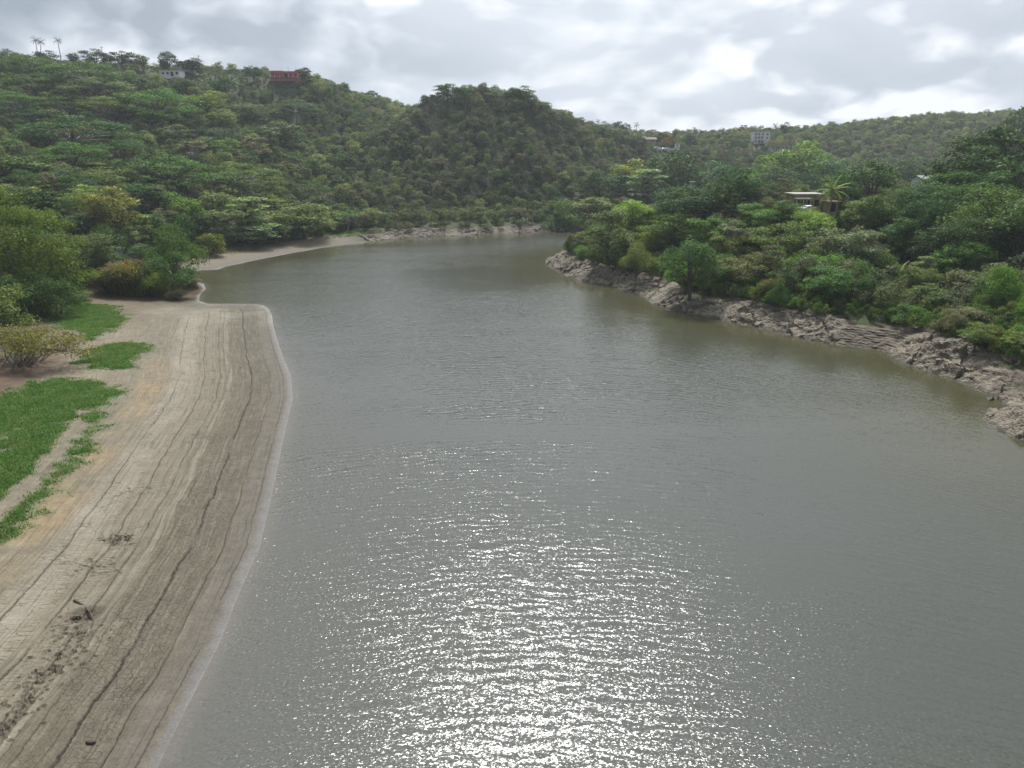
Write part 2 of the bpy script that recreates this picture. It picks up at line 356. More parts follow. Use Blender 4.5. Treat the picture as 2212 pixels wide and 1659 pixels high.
Yw = np.concatenate([[-60, -20, 5], np.geomspace(16, 420, 260)]); uw = np.linspace(-1, 1, 260)
Yq = np.repeat(Yw, len(uw)); Xq = np.tile(uw, len(Yw)) * (np.maximum(Yq, 0) * 0.62 + 95)
dq, sq, dtq = shore_query(Xq, Yq)
me = mesh_np('water', np.stack([Xq, Yq, np.zeros_like(Xq)], 1), gridfaces(len(Yw), len(uw)), smooth=True)
fattr(me, 'silt', np.exp(-np.maximum(dtq[0] - 1, 0) / 9.0) * sstep(175, 120, Yq)); fattr(me, 'lee', np.exp(-np.minimum(dtq[1], dtq[2]) / 26.0))
fattr(me, 'shallow', np.where(dtq[0] < dtq[1], 1.0, 0.35) * np.exp(-np.maximum(-dq, 0) / np.where(dtq[0] < 60, 1.3, 1.6)))
tag(obj('water', me, M_WATER), 'grey rippled lake water glittering under the clouded sun', 'water', kind='structure')

# ------------------------------------------------------------------ mud bank
rng = np.random.default_rng(7)
def in_poly(x, y, poly):
    ins = np.zeros(len(x), bool); n = len(poly)
    for i in range(n):
        ax, ay = poly[i]; bx, by = poly[(i + 1) % n]
        c = (ay > y) != (by > y); ins ^= c & (x < (bx - ax) * (y - ay) / ((by - ay) or 1e-9) + ax)
    return ins
def soft_poly(x, y, poly, soft):
    """1 inside, falling to 0 over soft metres outside"""
    best = np.full(len(x), 1e9)
    for i in range(len(poly)):
        (ax, ay), (bx, by) = poly[i], poly[(i + 1) % len(poly)]; ex, ey = bx - ax, by - ay
        t = np.clip(((x - ax) * ex + (y - ay) * ey) / (ex * ex + ey * ey + 1e-9), 0, 1)
        best = np.minimum(best, np.hypot(x - ax - t * ex, y - ay - t * ey))
    sd = np.where(in_poly(x, y, poly), best, -best); return np.clip(0.5 + sd / (2 * soft), 0, 1)
def gp(*pts): return [tuple(ground_at(*p, near=20, far=300)[:2]) for p in pts]
P_MAIN = gp((-60, 1190), (-60, 850), (0, 856), (60, 832), (110, 815), (170, 822), (232, 828), (262, 850), (236, 866), (205, 930), (170, 1000), (110, 1080), (40, 1150), (0, 1180))
P_BARE = gp((165, 890), (190, 888), (178, 925), (120, 1010), (60, 1075), (0, 1125), (-60, 1165), (-60, 1120), (0, 1085), (60, 1030), (120, 960))
P_MID = gp((170, 782), (205, 750), (280, 738), (345, 752), (300, 768), (285, 796), (215, 800))
P_TOP = gp((90, 668), (180, 656), (250, 662), (275, 690), (245, 715), (190, 735), (150, 712), (110, 700))
P_FAR = gp((705, 503), (760, 498), (800, 503), (770, 512), (715, 515))
P_FAR2 = gp((495, 538), (540, 527), (590, 533), (550, 545), (505, 550))
P_LITTER = gp((-60, 800), (0, 790), (80, 745), (180, 730), (175, 765), (110, 800), (40, 832), (0, 862), (-60, 880))
def grass_mask(x, y):
    m = np.maximum.reduce([soft_poly(x, y, P_MAIN, 2.3), soft_poly(x, y, P_MID, 2.2), soft_poly(x, y, P_TOP, 2.4), soft_poly(x, y, P_FAR, 1.5), 0.8 * soft_poly(x, y, P_FAR2, 2.0)])
    m = m * (1 - soft_poly(x, y, P_BARE, 0.9))
    return sstep(.10, 1.0, m - .05 + 0.8 * fbm(x / 3.0, y / 3.0, 5, 91, .68) * (m > 0.02)) * (m > .02)

nr, nc = 900, 600
Ym = np.geomspace(24, 175, nr); tt = np.linspace(0, 1, nc) ** 0.85
XL, XR = mudxl(Ym), mudxr(Ym)
Xm = (XL[:, None] + (XR - XL)[:, None] * tt[None, :]).ravel(); YmF = np.repeat(Ym, nc)
Z, D, S_, W_ = height(Xm, YmF, True)
wm = sstep(0.35, 0.8, W_[0]) * sstep(38, 30, D) * (D > -1)
dn = D + 0.30 * fbm(Xm / 6, YmF / 6, 3, 3) * sstep(0.3, 3, D)            # contours of the falling waterline, a little uneven
jag = 0.20 * fbm(Xm / 0.5, YmF / 0.5, 4, 8, .65) + 0.22 * fbm(Xm / 2.5, YmF / 2.5, 2, 9)
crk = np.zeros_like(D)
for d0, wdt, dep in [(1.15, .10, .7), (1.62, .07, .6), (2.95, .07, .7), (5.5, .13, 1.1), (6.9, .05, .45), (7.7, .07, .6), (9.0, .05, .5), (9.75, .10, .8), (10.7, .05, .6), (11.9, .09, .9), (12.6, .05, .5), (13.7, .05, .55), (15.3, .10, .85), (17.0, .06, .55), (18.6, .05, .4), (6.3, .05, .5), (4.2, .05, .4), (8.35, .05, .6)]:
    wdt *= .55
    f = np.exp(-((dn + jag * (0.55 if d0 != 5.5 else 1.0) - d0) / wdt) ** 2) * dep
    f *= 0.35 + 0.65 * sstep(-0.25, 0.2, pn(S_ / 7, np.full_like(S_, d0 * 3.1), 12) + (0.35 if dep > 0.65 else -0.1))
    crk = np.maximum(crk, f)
steps = sum(0.0175 * (1 + np.tanh((dn + jag * .4 - d0) / 0.10)) for d0 in (1.4, 3.0, 5.5, 7.7, 9.3, 11.9, 15.3))
Zm = Z + wm * (steps - 0.245 * sstep(1.0, 15.5, D) * sstep(48, 30, D) - 0.13 * crk * sstep(0.6, 3.5, dn) + 0.03 * fbm(Xm / 1.1, YmF / 1.1, 4, 21) * sstep(0.4, 2.6, dn) + 0.05 * sstep(8.1, 8.35, dn) * sstep(9.0, 8.75, dn))
rough = sstep(0.0, 0.5, fbm(Xm / 5, YmF / 5, 3, 33) + 0.15) * sstep(9.5, 10.5, dn)
Zm += wm * rough * 0.05 * ridged(Xm / 0.7, YmF / 0.7, 3, 41)
Zm += (1 - wm) * 0.12 * fbm(Xm / 1.5, YmF / 1.5, 4, 22) * (D > 0.2)
def band(a, b, s=0.25): return sstep(a - s, a + s, dn) * sstep(b + s, b - s, dn)
C = np.empty((len(Xm), 3)); C[:] = (0.168, 0.150, 0.118)
def paint(w, c):
    w = np.clip(w, 0, 1)[:, None]; C[:] = C * (1 - w) + np.array(c) * w
n_l = fbm(Xm / 9, YmF / 9, 4, 51); n_m = fbm(Xm / 2.0, YmF / 2.0, 4, 52); n_s = fbm(S_ / 9, dn / 0.45, 4, 53)
paint(band(2, 6, 1.0), (0.150, 0.136, 0.106)); paint(band(5.8, 9, .4), (0.150, 0.138, 0.104))
paint(band(8.15, 8.85, .06) * (0.35 + n_s), (0.27, 0.25, 0.205))
paint(band(9.9, 15, .8) * 0.6, (0.225, 0.198, 0.158)); paint(band(13.2, 16.5, .9) * (0.75 + n_l), (0.275, 0.248, 0.21))
paint(band(16.6, 20.5, 1.0) * sstep(-0.1, 0.5, 0.3 + n_l) * sstep(115, 88, YmF) * 0.8, (0.27, 0.205, 0.125))
paint(sstep(20, 26, dn) * 0.5, (0.235, 0.195, 0.14))
paint(sstep(0.05, 0.5, n_s) * 0.45, (0.25, 0.23, 0.19)); paint(sstep(0.05, 0.5, -n_s) * 0.35, (0.115, 0.102, 0.08))
n_f = fbm(S_ / 5 + 3, dn / 0.17, 3, 57); paint(sstep(0.08, 0.45, n_f) * 0.45 * (dn > 1.5), (0.27, 0.25, 0.205)); paint(sstep(0.08, 0.45, -n_f) * 0.5 * (dn > 1.5), (0.095, 0.085, 0.066))
paint(sstep(0.1, 0.6, n_m) * 0.4, (0.125, 0.11, 0.088)); rim = 0.95 + 0.55 * fbm(S_ / 7, S_ * 0, 3, 88); paint(sstep(rim + .1, rim - .4, dn + 1.0 * jag) * .9, (0.185, 0.178, 0.184))
paint(band(0.7, 2.6, .4) * 0.55, (0.165, 0.152, 0.138)); paint(sstep(0.22, 0.0, dn) * .5, (0.24, 0.225, 0.23))
paint(sstep(-0.02, -0.3, D), (0.15, 0.125, 0.095))
topfl = sstep(128, 140, YmF) * sstep(160, 154, YmF); paint(topfl * sstep(0, .5, n_l + .2) * .6, (0.30, 0.285, 0.235))
notmud = (1 - wm)
paint(notmud * (D > 0), (0.11, 0.082, 0.055)); red = np.exp(-(((Xm - MOUND[0] - 2) / 6) ** 2 + ((YmF - MOUND[1] + 2) / 5) ** 2))
paint(red * 0.8, (0.155, 0.10, 0.066)); paint(notmud * sstep(0.9, 0.3, D) * (D > 0), (0.25, 0.22, 0.19))
gm = grass_mask(Xm, YmF); paint(gm ** .7 * 0.72, (0.075, 0.12, 0.04))
lit_ = soft_poly(Xm, YmF, P_LITTER, 1.5); paint(lit_ * (0.5 + n_m) , (0.10, 0.062, 0.044))
paint(np.clip(crk * 1.3, 0, 1) * wm * 0.85, (0.045, 0.04, 0.033))  # grooves also painted dark, standing for the shade in their depth
# hoof prints pressed into the soft band
wet = np.zeros_like(Xm)
def print_at(x, y, r, dep, el=1.0, ang=0.0):
    global Zm
    m = (np.abs(Xm - x) < 4 * r) & (np.abs(YmF - y) < 4 * r)
    if not m.any(): return
    ux = (Xm[m] - x) * math.cos(ang) + (YmF[m] - y) * math.sin(ang); uy = -(Xm[m] - x) * math.sin(ang) + (YmF[m] - y) * math.cos(ang)
    q = np.hypot(ux / el, uy) / r
    Zm[m] -= dep * np.exp(-q ** 4) - 0.45 * dep * np.exp(-((q - 1.45) / 0.35) ** 2); wet[m] = np.maximum(wet[m], np.exp(-q ** 4))
for _ in range(190):
    t = rng.random(); py = 1345 + 250 * t + rng.normal() * 10; px = 175 - 190 * t + rng.normal() * 26 + 12
    g = ground_at(px, py, 24, 90); print_at(g[0], g[1], rng.uniform(.07, .13), rng.uniform(.07, .13), rng.uniform(1.0, 2.0), rng.uniform(0, 1.2))
for px, py, n, sp in [(250, 1167, 30, 14), (430, 945, 26, 16), (480, 800, 20, 18), (300, 1060, 22, 18), (200, 1225, 30, 30)]:
    for _ in range(n):
        g = ground_at(px + rng.normal() * sp, py + rng.normal() * sp * 0.35, 24, 140); print_at(g[0], g[1], rng.uniform(.07, .14), rng.uniform(.06, .12), rng.uniform(1, 2.4), rng.uniform(-.4, .4))
g = ground_at(180, 1332, 24, 90); print_at(g[0], g[1], 0.75, 0.22, 1.5, 0.5); g = ground_at(163, 1336, 24, 90); print_at(g[0], g[1], 0.22, 0.35, 1.4, 0.3)
paint(wet * 0.42, (0.075, 0.062, 0.05))  # hollows of the prints painted darker than the mud round them
C *= np.array((0.85, 0.83, 0.765)) * (0.80 + 0.20 * sstep(3, 13, dn))[:, None]
me = mesh_np('mud_bank', np.stack([Xm, YmF, Zm], 1), gridfaces(nr, nc), smooth=True)
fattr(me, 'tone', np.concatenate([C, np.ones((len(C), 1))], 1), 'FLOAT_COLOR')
fattr(me, 'along', S_); fattr(me, 'up_bank', dn)
fattr(me, 'plates', wm * (band(3.2, 8.1, .4) + 0.3 * band(9.8, 12.5, .5)) * np.clip(0.7 + 1.2 * n_l, 0, 1))
fattr(me, 'splits', wm * (band(12.4, 16.6, .5) + band(10.1, 11.9, .2)) * np.clip(0.8 + 1.5 * n_m, 0, 1))
fattr(me, 'damp', wm * sstep(1.3, 0.1, dn))
def mud(k, b):
    pos = k.geo(); c = k.attr('tone', out='Color')
    n = k.noise(pos, 5.0, 6, 0.65); n2 = k.noise(pos, 0.9, 5, 0.6)
    c = k.mix(1.0, c, k.ramp(n, [(0.25, (0.72, 0.71, 0.70)), (0.5, (1, 1, 1)), (0.75, (1.22, 1.21, 1.19))]), 'MULTIPLY')
    c = k.mix(1.0, c, k.ramp(n2, [(0.3, (0.84, 0.83, 0.82)), (0.7, (1.14, 1.14, 1.14))]), 'MULTIPLY')
    wob = k.vmath('ADD', pos, k.scale(k.vmath('SUBTRACT', k.noise(pos, 2.2, 3, 0.6, col=True), (0.5, 0.5, 0.5)), 0.5))
    v1 = k.voro(k.vmath('MULTIPLY', wob, (1, 1, 0)), 1.9)
    sd = k.comb(k.math('MULTIPLY', k.attr('along'), 2.3), k.math('MULTIPLY', k.attr('up_bank'), 0.55), 0.0)
    v2 = k.voro(k.vmath('ADD', sd, k.scale(k.noise(pos, 1.7, 3, 0.6, col=True), 0.5)), 1.0)
    l1 = k.math('MULTIPLY', k.map(v1, 0.0, 0.032, 1.0, 0.0), k.attr('plates'))
    l2 = k.math('MULTIPLY', k.math('MULTIPLY', k.map(v2, 0.0, 0.06, 1.0, 0.0), k.attr('splits')), k.map(n2, 0.42, 0.58))
    ln = k.math('MAXIMUM', l1, l2)
    c = k.mix(k.math('MULTIPLY', ln, 0.7), c, (0.085, 0.075, 0.06))
    k.l.new(c, b.inputs['Base Color'])
    k.l.new(k.map(k.attr('damp'), 0, 1, 0.88, 0.62), b.inputs['Roughness'])
    hh = k.math('SUBTRACT', k.math('MULTIPLY', n, 0.06), k.math('MULTIPLY', ln, 0.06))
    k.l.new(k.bump(hh, 0.9, 1.0), b.inputs['Normal'])
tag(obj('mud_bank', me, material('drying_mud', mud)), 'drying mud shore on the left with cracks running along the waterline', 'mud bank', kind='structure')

# ------------------------------------------------------------------ rocky shores
def rock(k, b):
    pos = k.geo(); x, y, z = k.sep(pos)
    n = k.noise(pos, 1.1, 7, 0.62, 0.6); n2 = k.noise(k.vmath('MULTIPLY', pos, (0.5, 0.5, 2.6)), 1.6, 6, 0.65, 0.5)
    c = k.ramp(n, [(0.28, (0.085, 0.070, 0.051)), (0.45, (0.172, 0.147, 0.110)), (0.62, (0.248, 0.216, 0.166)), (0.78, (0.35, 0.312, 0.248))])
    c = k.mix(k.map(n2, 0.5, 0.72, 0, 0.6), c, (0.12, 0.095, 0.072))
    soil = k.attr('soil'); c = k.mix(soil, c, k.mix(n, (0.085, 0.068, 0.052), (0.15, 0.122, 0.095)))
    wetl = k.map(k.math('ADD', z, k.math('MULTIPLY', k.math('SUBTRACT', n, 0.5), 0.9)), 0.1, 0.55, 1.0, 0.0, True)
    c = k.mix(k.math('MULTIPLY', wetl, 0.6), c, (0.055, 0.05, 0.04))
    k.l.new(c, b.inputs['Base Color']); b.inputs['Roughness'].default_value = 0.85
    h = k.math('ADD', k.math('MULTIPLY', n, 0.22), k.math('MULTIPLY', n2, 0.3))
    v = k.voro(k.vmath('ADD', k.vmath('MULTIPLY', pos, (0.9, 0.9, 1.8)), k.scale(k.noise(pos, 0.8, 3, 0.6, col=True), 0.9)), 0.9)
    h = k.math('ADD', h, k.math('MULTIPLY', k.map(v, 0, 0.10, 0, 1), 0.16))
    k.l.new(k.bump(h, 0.65, 1.0), b.inputs['Normal'])
M_ROCK = material('shore_rock', rock)
def rock_strip(name, label, pts, step, dmax, ndd, amp, seed, hscale=1.0, ledges=()):
    P = np.array(pts, float); L = np.concatenate([[0], np.cumsum(np.linalg.norm(np.diff(P, axis=0), axis=1))])
    s = np.arange(0, L[-1], step); px = np.interp(s, L, P[:, 0]); py = np.interp(s, L, P[:, 1])
    ker = np.ones(9) / 9; sm = lambda a: np.convolve(np.pad(a, 4, 'edge'), ker, 'valid')
    px, py = sm(px), sm(py); tx, ty = np.gradient(px), np.gradient(py)
    kk = np.ones(31) / 31; tx = np.convolve(np.pad(tx, 15, 'edge'), kk, 'valid'); ty = np.convolve(np.pad(ty, 15, 'edge'), kk, 'valid')
    tl = np.hypot(tx, ty); nx, ny = -ty / tl, tx / tl
    dd = np.concatenate([np.linspace(-1.8, 0, 8)[:-1], np.linspace(0, dmax, ndd)])
    Sg = np.repeat(s, len(dd)); Dg = np.tile(dd, len(s))
    wv = 0.9 * fbm(Sg / 9, np.zeros_like(Sg), 3, seed + 3) * 1.0
    X = np.repeat(px, len(dd)) + np.repeat(nx, len(dd)) * (Dg + 0.0); Y = np.repeat(py, len(dd)) + np.repeat(ny, len(dd)) * Dg
    base = hscale * np.clip(.86 + .45 * pn(Sg / 17, Sg * 0, seed + 77), .55, 1.15) * (4.0 * sstep(-0.9, 6.8, Dg + 0.9 * wv) - 0.12) + 0.05 * np.maximum(Dg - 7, 0)
    base = np.where(Dg < 0, np.minimum(base, 0.35 * Dg - 0.02), base)
    # tilted slabs: blocks whose tops lean along the shore, with steps and clefts between them
    u = (Sg * 0.8 + Dg * 0.75); v = (-Sg * 0.5 + Dg * 1.1)
    wu = u + 1.5 * fbm(u / 4, v / 4, 3, seed); wv2 = v + 1.2 * fbm(u / 4 + 9, v / 4, 3, seed + 5)
    cell = np.floor(wu / 6.5) * 7.3 + np.floor(wv2 / 2.2) * 3.1
    rnd = lambda q, sd: (np.sin(q * 12.9898 + sd * 78.233) * 43758.5453) % 1.0
    fu = wu / 6.5 % 1.0; fv = wv2 / 2.2 % 1.0
    slab = (rnd(cell, seed) - 0.45) * 0.95 + (fv - 0.5) * 1.1 * rnd(cell, seed + 1) + (fu - .5) * 0.4 * (rnd(cell, seed + 2) - .5)
    cleft = np.minimum(np.minimum(fu, 1 - fu) * 6.5, np.minimum(fv, 1 - fv) * 2.2)
    slab -= 0.45 * sstep(0.22, 0.0, cleft)
    env = sstep(-0.7, 0.8, Dg) * (0.35 + 0.65 * sstep(dmax, dmax - 3.0, Dg)) * np.clip(1.0 + 1.2 * pn(Sg / 11, Sg * 0, seed + 40), 0.25, 1.5)
    smooth_ = np.zeros_like(Sg)
    for a, b_ in ledges: smooth_ = np.maximum(smooth_, sstep(a - 1.5, a + 1, Sg) * sstep(b_ + 1.5, b_ - 1, Sg))
    z = base + env * amp * (1 - smooth_) * (slab + 0.7 * (ridged(Sg / 4.5 + Dg / 6, Dg / 2.4 - Sg / 9, 3, seed + 11) - 0.62) + 0.22 * fbm(Sg / 1.1, Dg / .8, 3, seed + 13))
    q = base * 3.2 + 0.25 * fbm(Sg / 5, Dg / 5, 2, seed + 70); q = q * 1.0; terr = (np.floor(q) + sstep(0.55, 0.95, q % 1.0)) / 3.2
    z = z * (1 - smooth_) + smooth_ * (terr + 0.05 * fbm(Sg / 1.2, Dg / .5, 3, seed + 71))
    # sideways push so that faces overhang a little
    push = env * amp * 0.6 * fbm(Sg / 1.6, z * 0.8 + Dg / 3, 3, seed + 23)
    X += np.repeat(nx, len(dd)) * push; Y += np.repeat(ny, len(dd)) * push
    me = mesh_np(name, np.stack([X, Y, z], 1), gridfaces(len(s), len(dd))[:, ::-1], smooth=False)
    soil = np.clip(sstep(dmax - 4.5, dmax - 1.0, Dg + 1.6 * fbm(Sg / 4, Dg / 4, 3, seed + 60)) + 0.75 * smooth_ + 0.8 * sstep(0.25, 0.6, pn(Sg / 9, Dg / 14, seed + 61)), 0, 1)
    fattr(me, 'soil', soil)
    o = obj(name, me, M_ROCK); tag(o, label, 'rocky shore', kind='structure'); return o
i0 = [i for i in range(len(SH)) if ST[i] == ROCK]
far_i = [i for i in i0 if SH[i, 1] > 262 and SH[i, 0] < 60]; near_i = [i for i in i0 if i > max(far_i) and SH[i, 1] < 262 and SH[i, 0] < 81 and SH[i, 1] > 30]
_nl = np.concatenate([[0], np.cumsum(np.linalg.norm(np.diff(SH[near_i], axis=0), axis=1))]); _lp = [float(_nl[np.argmin(np.linalg.norm(SH[near_i] - np.array(unproj(*q)[:2]), axis=1))]) for q in ((1800, 745), (1900, 757))]
LEDGE = [(_lp[0] + 1.0, _lp[1] + 1.5)]                # the stepped mud ledges between the rocks
rock_strip('rocky_shore', 'pale broken rock ledge along the foot of the right bank', SH[near_i], 0.22, 10.5, 52, 0.98, 3, 0.9, ledges=LEDGE)
rock_strip('rocky_shore', 'low strip of pale rock along the far shore under the central hill', SH[far_i], 0.4, 8.0, 32, .65, 21, 0.62)
# ------------------------------------------------------------------ plants: shapes
def leaf_quads(cen, nrm, size, asp, rs, bend=0.0):
    """one small leaf-shaped quad for every centre"""
    n = len(cen); t = rs.normal(size=(n, 3)); t -= nrm * (t * nrm).sum(1, keepdims=True); t /= np.linalg.norm(t, axis=1, keepdims=True) + 1e-9
    b = np.cross(nrm, t); L = (size * rs.uniform(.65, 1.3, n))[:, None]; W = L * asp
    v = np.stack([cen - t * L * .5, cen + b * W * .5 + t * L * .05, cen + t * L * .5 - nrm * L * bend, cen - b * W * .5 + t * L * .05], 1)
    return v.reshape(-1, 3)
def unit(v): return v / (np.linalg.norm(v, axis=1, keepdims=True) + 1e-9)

def lobes_for(form, rs):
    """list of (centre, radii) of leaf masses; every crown is about 10 m tall"""
    L = []
    if form == 'great':
        for i in range(70):
            a = rs.uniform(0, 6.283); h = rs.beta(1.0, 1.25); r = 4.6 * math.sin(math.pi * (0.36 + 0.60 * h)) ** .8 * rs.uniform(.55, 1.0)
            q = rs.uniform(.55, 1.15); L.append(((r * math.cos(a), r * math.sin(a), 0.6 + 8.8 * h), (1.2 * q, 1.2 * q, .75 * q)))
        L.append(((0, 0, 4.5), (3.2, 3.2, 3.6))); L.append(((0, 0, 3.0), (3.4, 3.4, 2.4)))
    elif form == 'round':
        for i in range(34):
            a = rs.uniform(0, 6.283); h = rs.uniform(-.75, 1.0); r = math.sqrt(max(0, 1 - h * h)) * rs.uniform(.75, 1.0)
            L.append(((4.0 * r * math.cos(a), 4.0 * r * math.sin(a), 5.4 + 3.6 * h), (1.35 * rs.uniform(.7, 1.25),) * 2 + (1.05 * rs.uniform(.7, 1.2),)))
        L.append(((0, 0, 5.4), (2.6, 2.6, 2.6)))
    elif form == 'broad':
        for i in range(30):
            a = rs.uniform(0, 6.283); h = rs.beta(1.6, 1.3); r = 3.9 * math.sin(math.pi * (0.18 + 0.74 * h)) ** .8 * rs.uniform(.45, 1.0)
            q = rs.uniform(.65, 1.3); L.append(((r * math.cos(a), r * math.sin(a), 2.0 + 7.2 * h), (1.35 * q, 1.35 * q, .85 * q)))
        for i in range(4): L.append(((rs.normal() * .8, rs.normal() * .8, rs.uniform(3, 7)), (1.7, 1.7, 1.3)))
    elif form == 'umbrella':
        for i in range(38):
            a = rs.uniform(0, 6.283); r = 6.6 * math.sqrt(rs.uniform(0, 1)); q = rs.uniform(.7, 1.3)
            L.append(((r * math.cos(a), r * math.sin(a), 9.3 - 3.6 * (r / 6.6) ** 2 - rs.uniform(0, 1.4) ** 1.5), (1.75 * q, 1.75 * q, .62 * q)))
        for i in range(16):
            a = rs.uniform(0, 6.283); r = 6.6 * rs.uniform(.55, .95); q = rs.uniform(.6, 1.0); L.append(((r * math.cos(a), r * math.sin(a), rs.uniform(2.6, 5.4)), (1.5 * q, 1.5 * q, .8 * q)))
    elif form == 'layered':
        for lv in range(6):
            zz = 2.6 + lv * 1.25; rr = 4.4 * (1 - (lv / 6.4) ** 1.6) * rs.uniform(.8, 1.1)
            for i in range(8):
                a = rs.uniform(0, 6.283); r = rr * rs.uniform(.3, 1.0); q = rs.uniform(.7, 1.2)
                L.append(((r * math.cos(a), r * math.sin(a), zz + rs.normal() * .2), (1.35 * q, 1.35 * q, .36 * q)))
    elif form == 'bush':
        for i in range(22):
            a = rs.uniform(0, 6.283); h = rs.uniform(0, 1); r = 4.6 * math.sqrt(1 - .85 * h * h) * rs.uniform(.35, 1)
            q = rs.uniform(.65, 1.3); L.append(((r * math.cos(a), r * math.sin(a), .7 + 4.2 * h * (1 - .1 * r)), (1.5 * q, 1.5 * q, 1.1 * q)))
    elif form == 'sparse':
        for i in range(24):
            a = rs.uniform(0, 6.283); h = rs.beta(2, 1.4); r = 3.4 * math.sin(math.pi * (0.15 + 0.75 * h)) * rs.uniform(.4, 1)
            q = rs.uniform(.5, 1.05); L.append(((r * math.cos(a), r * math.sin(a), 3.2 + 6.2 * h), (1.0 * q, 1.0 * q, .6 * q)))
    elif form == 'cascade':
        for i in range(34):
            a = rs.uniform(0, 6.283); h = rs.uniform(0, 1) ** .8; r = (4.2 * (1 - h) + 1.0) * rs.uniform(.55, 1)
            q = rs.uniform(.7, 1.25); L.append(((r * math.cos(a), r * math.sin(a), .8 + 8.4 * h), (1.1 * q, 1.1 * q, 1.3 * q)))
    return L
def crown_mesh(name, form, seed, nleaf, leaf, asp=.55):
    rs = np.random.default_rng(seed); L = lobes_for(form, rs)
    wt = np.array([(r[0] * r[1] + r[0] * r[2] * 2) for c, r in L]); wt = wt / wt.sum()
    cnt = np.maximum(4, (wt * nleaf).astype(int)); cs = []; ns = []; sz = []
    fill = {'sparse': .9, 'umbrella': .8, 'layered': .8}.get(form, .55)
    for (c, r), m in zip(L, cnt):
        u = unit(rs.normal(size=(m, 3))); u[:, 2] = np.where(u[:, 2] < -.35, -u[:, 2], u[:, 2])
        rad = 1 - fill * rs.uniform(0, 1, m) ** 2.2
        rad *= 1 + .28 * np.sin(u[:, 0] * 5 + seed) * np.sin(u[:, 1] * 6 + c[0]) + rs.normal(size=m) * .07
        p = u * rad[:, None] * np.array(r); cs.append(p + np.array(c))
        nn = unit(u * .75 + np.array([0, 0, .55]) + rs.normal(size=(m, 3)) * .55)
        ns.append(nn); sz.append(np.full(m, leaf) * rs.uniform(.8, 1.2))
    cs = np.concatenate(cs); ns = np.concatenate(ns); sz = np.concatenate(sz)
    v = leaf_quads(cs, ns, sz, asp, rs, .12); q = np.arange(len(v)).reshape(-1, 4)
    return mesh_np(name, v, q), L
def tubes(name, segs, sides=6):
    """tapered limbs: list of (points, radii)"""
    V = []; Q = []; n0 = 0
    for pts, rad in segs:
        pts = np.array(pts, float); m = len(pts); tg = unit(np.gradient(pts, axis=0)); ref = np.array([.3, .9, .1]); ref = ref / np.linalg.norm(ref)
        a = unit(np.cross(tg, ref)); b = np.cross(tg, a); th = np.arange(sides) / sides * 6.2832
        ring = pts[:, None, :] + (a[:, None, :] * np.cos(th)[None, :, None] + b[:, None, :] * np.sin(th)[None, :, None]) * np.array(rad)[:, None, None]
        V.append(ring.reshape(-1, 3)); i = np.arange(m - 1)[:, None] * sides; j = np.arange(sides)[None, :]; jn = (j + 1) % sides
        Q.append(np.stack([n0 + i + j, n0 + i + jn, n0 + i + sides + jn, n0 + i + sides + j], -1).reshape(-1, 4)); n0 += m * sides
    return mesh_np(name, np.concatenate(V), np.concatenate(Q), smooth=True)
def limb(a, b, r0, r1, rs, n=6, wob=.25, sag=0.0):
    a = np.array(a, float); b = np.array(b, float); t = np.linspace(0, 1, n)[:, None]
    p = a + (b - a) * t; p[1:-1] += rs.normal(size=(n - 2, 3)) * wob * np.array([1, 1, .4]); p[:, 2] += sag * np.sin(t[:, 0] * math.pi)
    return p, np.linspace(r0, r1, n)
def trunk_mesh(name, form, L, seed, nl=14):
    rs = np.random.default_rng(seed + 500); fork = {'umbrella': 3.6, 'round': 2.4, 'broad': 2.6, 'layered': 7.5, 'bush': .3, 'sparse': 3.6, 'cascade': 3.0, 'great': 2.4}[form]
    segs = []; top = np.array([rs.normal() * .3, rs.normal() * .3, fork])
    if form != 'bush': segs.append(limb((0, 0, -2.0), top, .34, .24, rs, 6, .06))
    else: top = np.array([0, 0, -.3])
    idx = rs.permutation(len(L))[:5 if form == 'great' else nl]
    for i in idx:
        c = np.array(L[i][0]); st = top if form != 'layered' else np.array([0, 0, max(2.0, c[2] - .5)])
        segs.append(limb(st, c, .15 if form != 'bush' else .09, .03, rs, 6, .16, .5))
    return tubes(name, segs, 5)
def leaf_mat(k, b):
    t = k.attr('tint', 'INSTANCER', 'Vector'); rnd = k.geo('Random Per Island')
    hv = k.math('ADD', 0.62, k.math('MULTIPLY', rnd, 0.78)); c = k.scale(t, hv)
    yel = k.mix(k.map(rnd, 0.80, 1.0, 0.0, 0.45), c, k.vmath('MULTIPLY', t, (1.5, 1.42, 0.9)))
    oc = k.new('ShaderNodeTexCoord').outputs['Object']; cl = k.noise(oc, 0.55, 3, 0.6)
    yel = k.mix(1.0, yel, k.ramp(cl, [(0.3, (0.72, 0.78, 0.80)), (0.5, (1, 1, 1)), (0.7, (1.26, 1.24, 1.05))]), 'MULTIPLY')
    k.l.new(yel, b.inputs['Base Color']); b.inputs['Roughness'].default_value = 0.55; b.inputs['Specular IOR Level'].default_value = 0.08
    tr = k.new('ShaderNodeBsdfTranslucent'); k.l.new(k.vmath('MULTIPLY', yel, (1.15, 1.25, 0.55)), tr.inputs[0])
    mx = k.new('ShaderNodeMixShader'); mx.inputs[0].default_value = 0.30
    out = k.t.nodes['Material Output']; k.l.new(b.outputs[0], mx.inputs[1]); k.l.new(tr.outputs[0], mx.inputs[2]); k.l.new(mx.outputs[0], out.inputs[0])
M_LEAF = material('foliage', leaf_mat)
def bark_mat(c1, c2):
    def fn(k, b):
        pos = k.new('ShaderNodeTexCoord').outputs['Object']; n = k.noise(k.vmath('MULTIPLY', pos, (3, 3, .8)), 2.0, 4, .6)
        k.l.new(k.mix(n, c1, c2), b.inputs['Base Color']); b.inputs['Roughness'].default_value = 0.9
    return fn
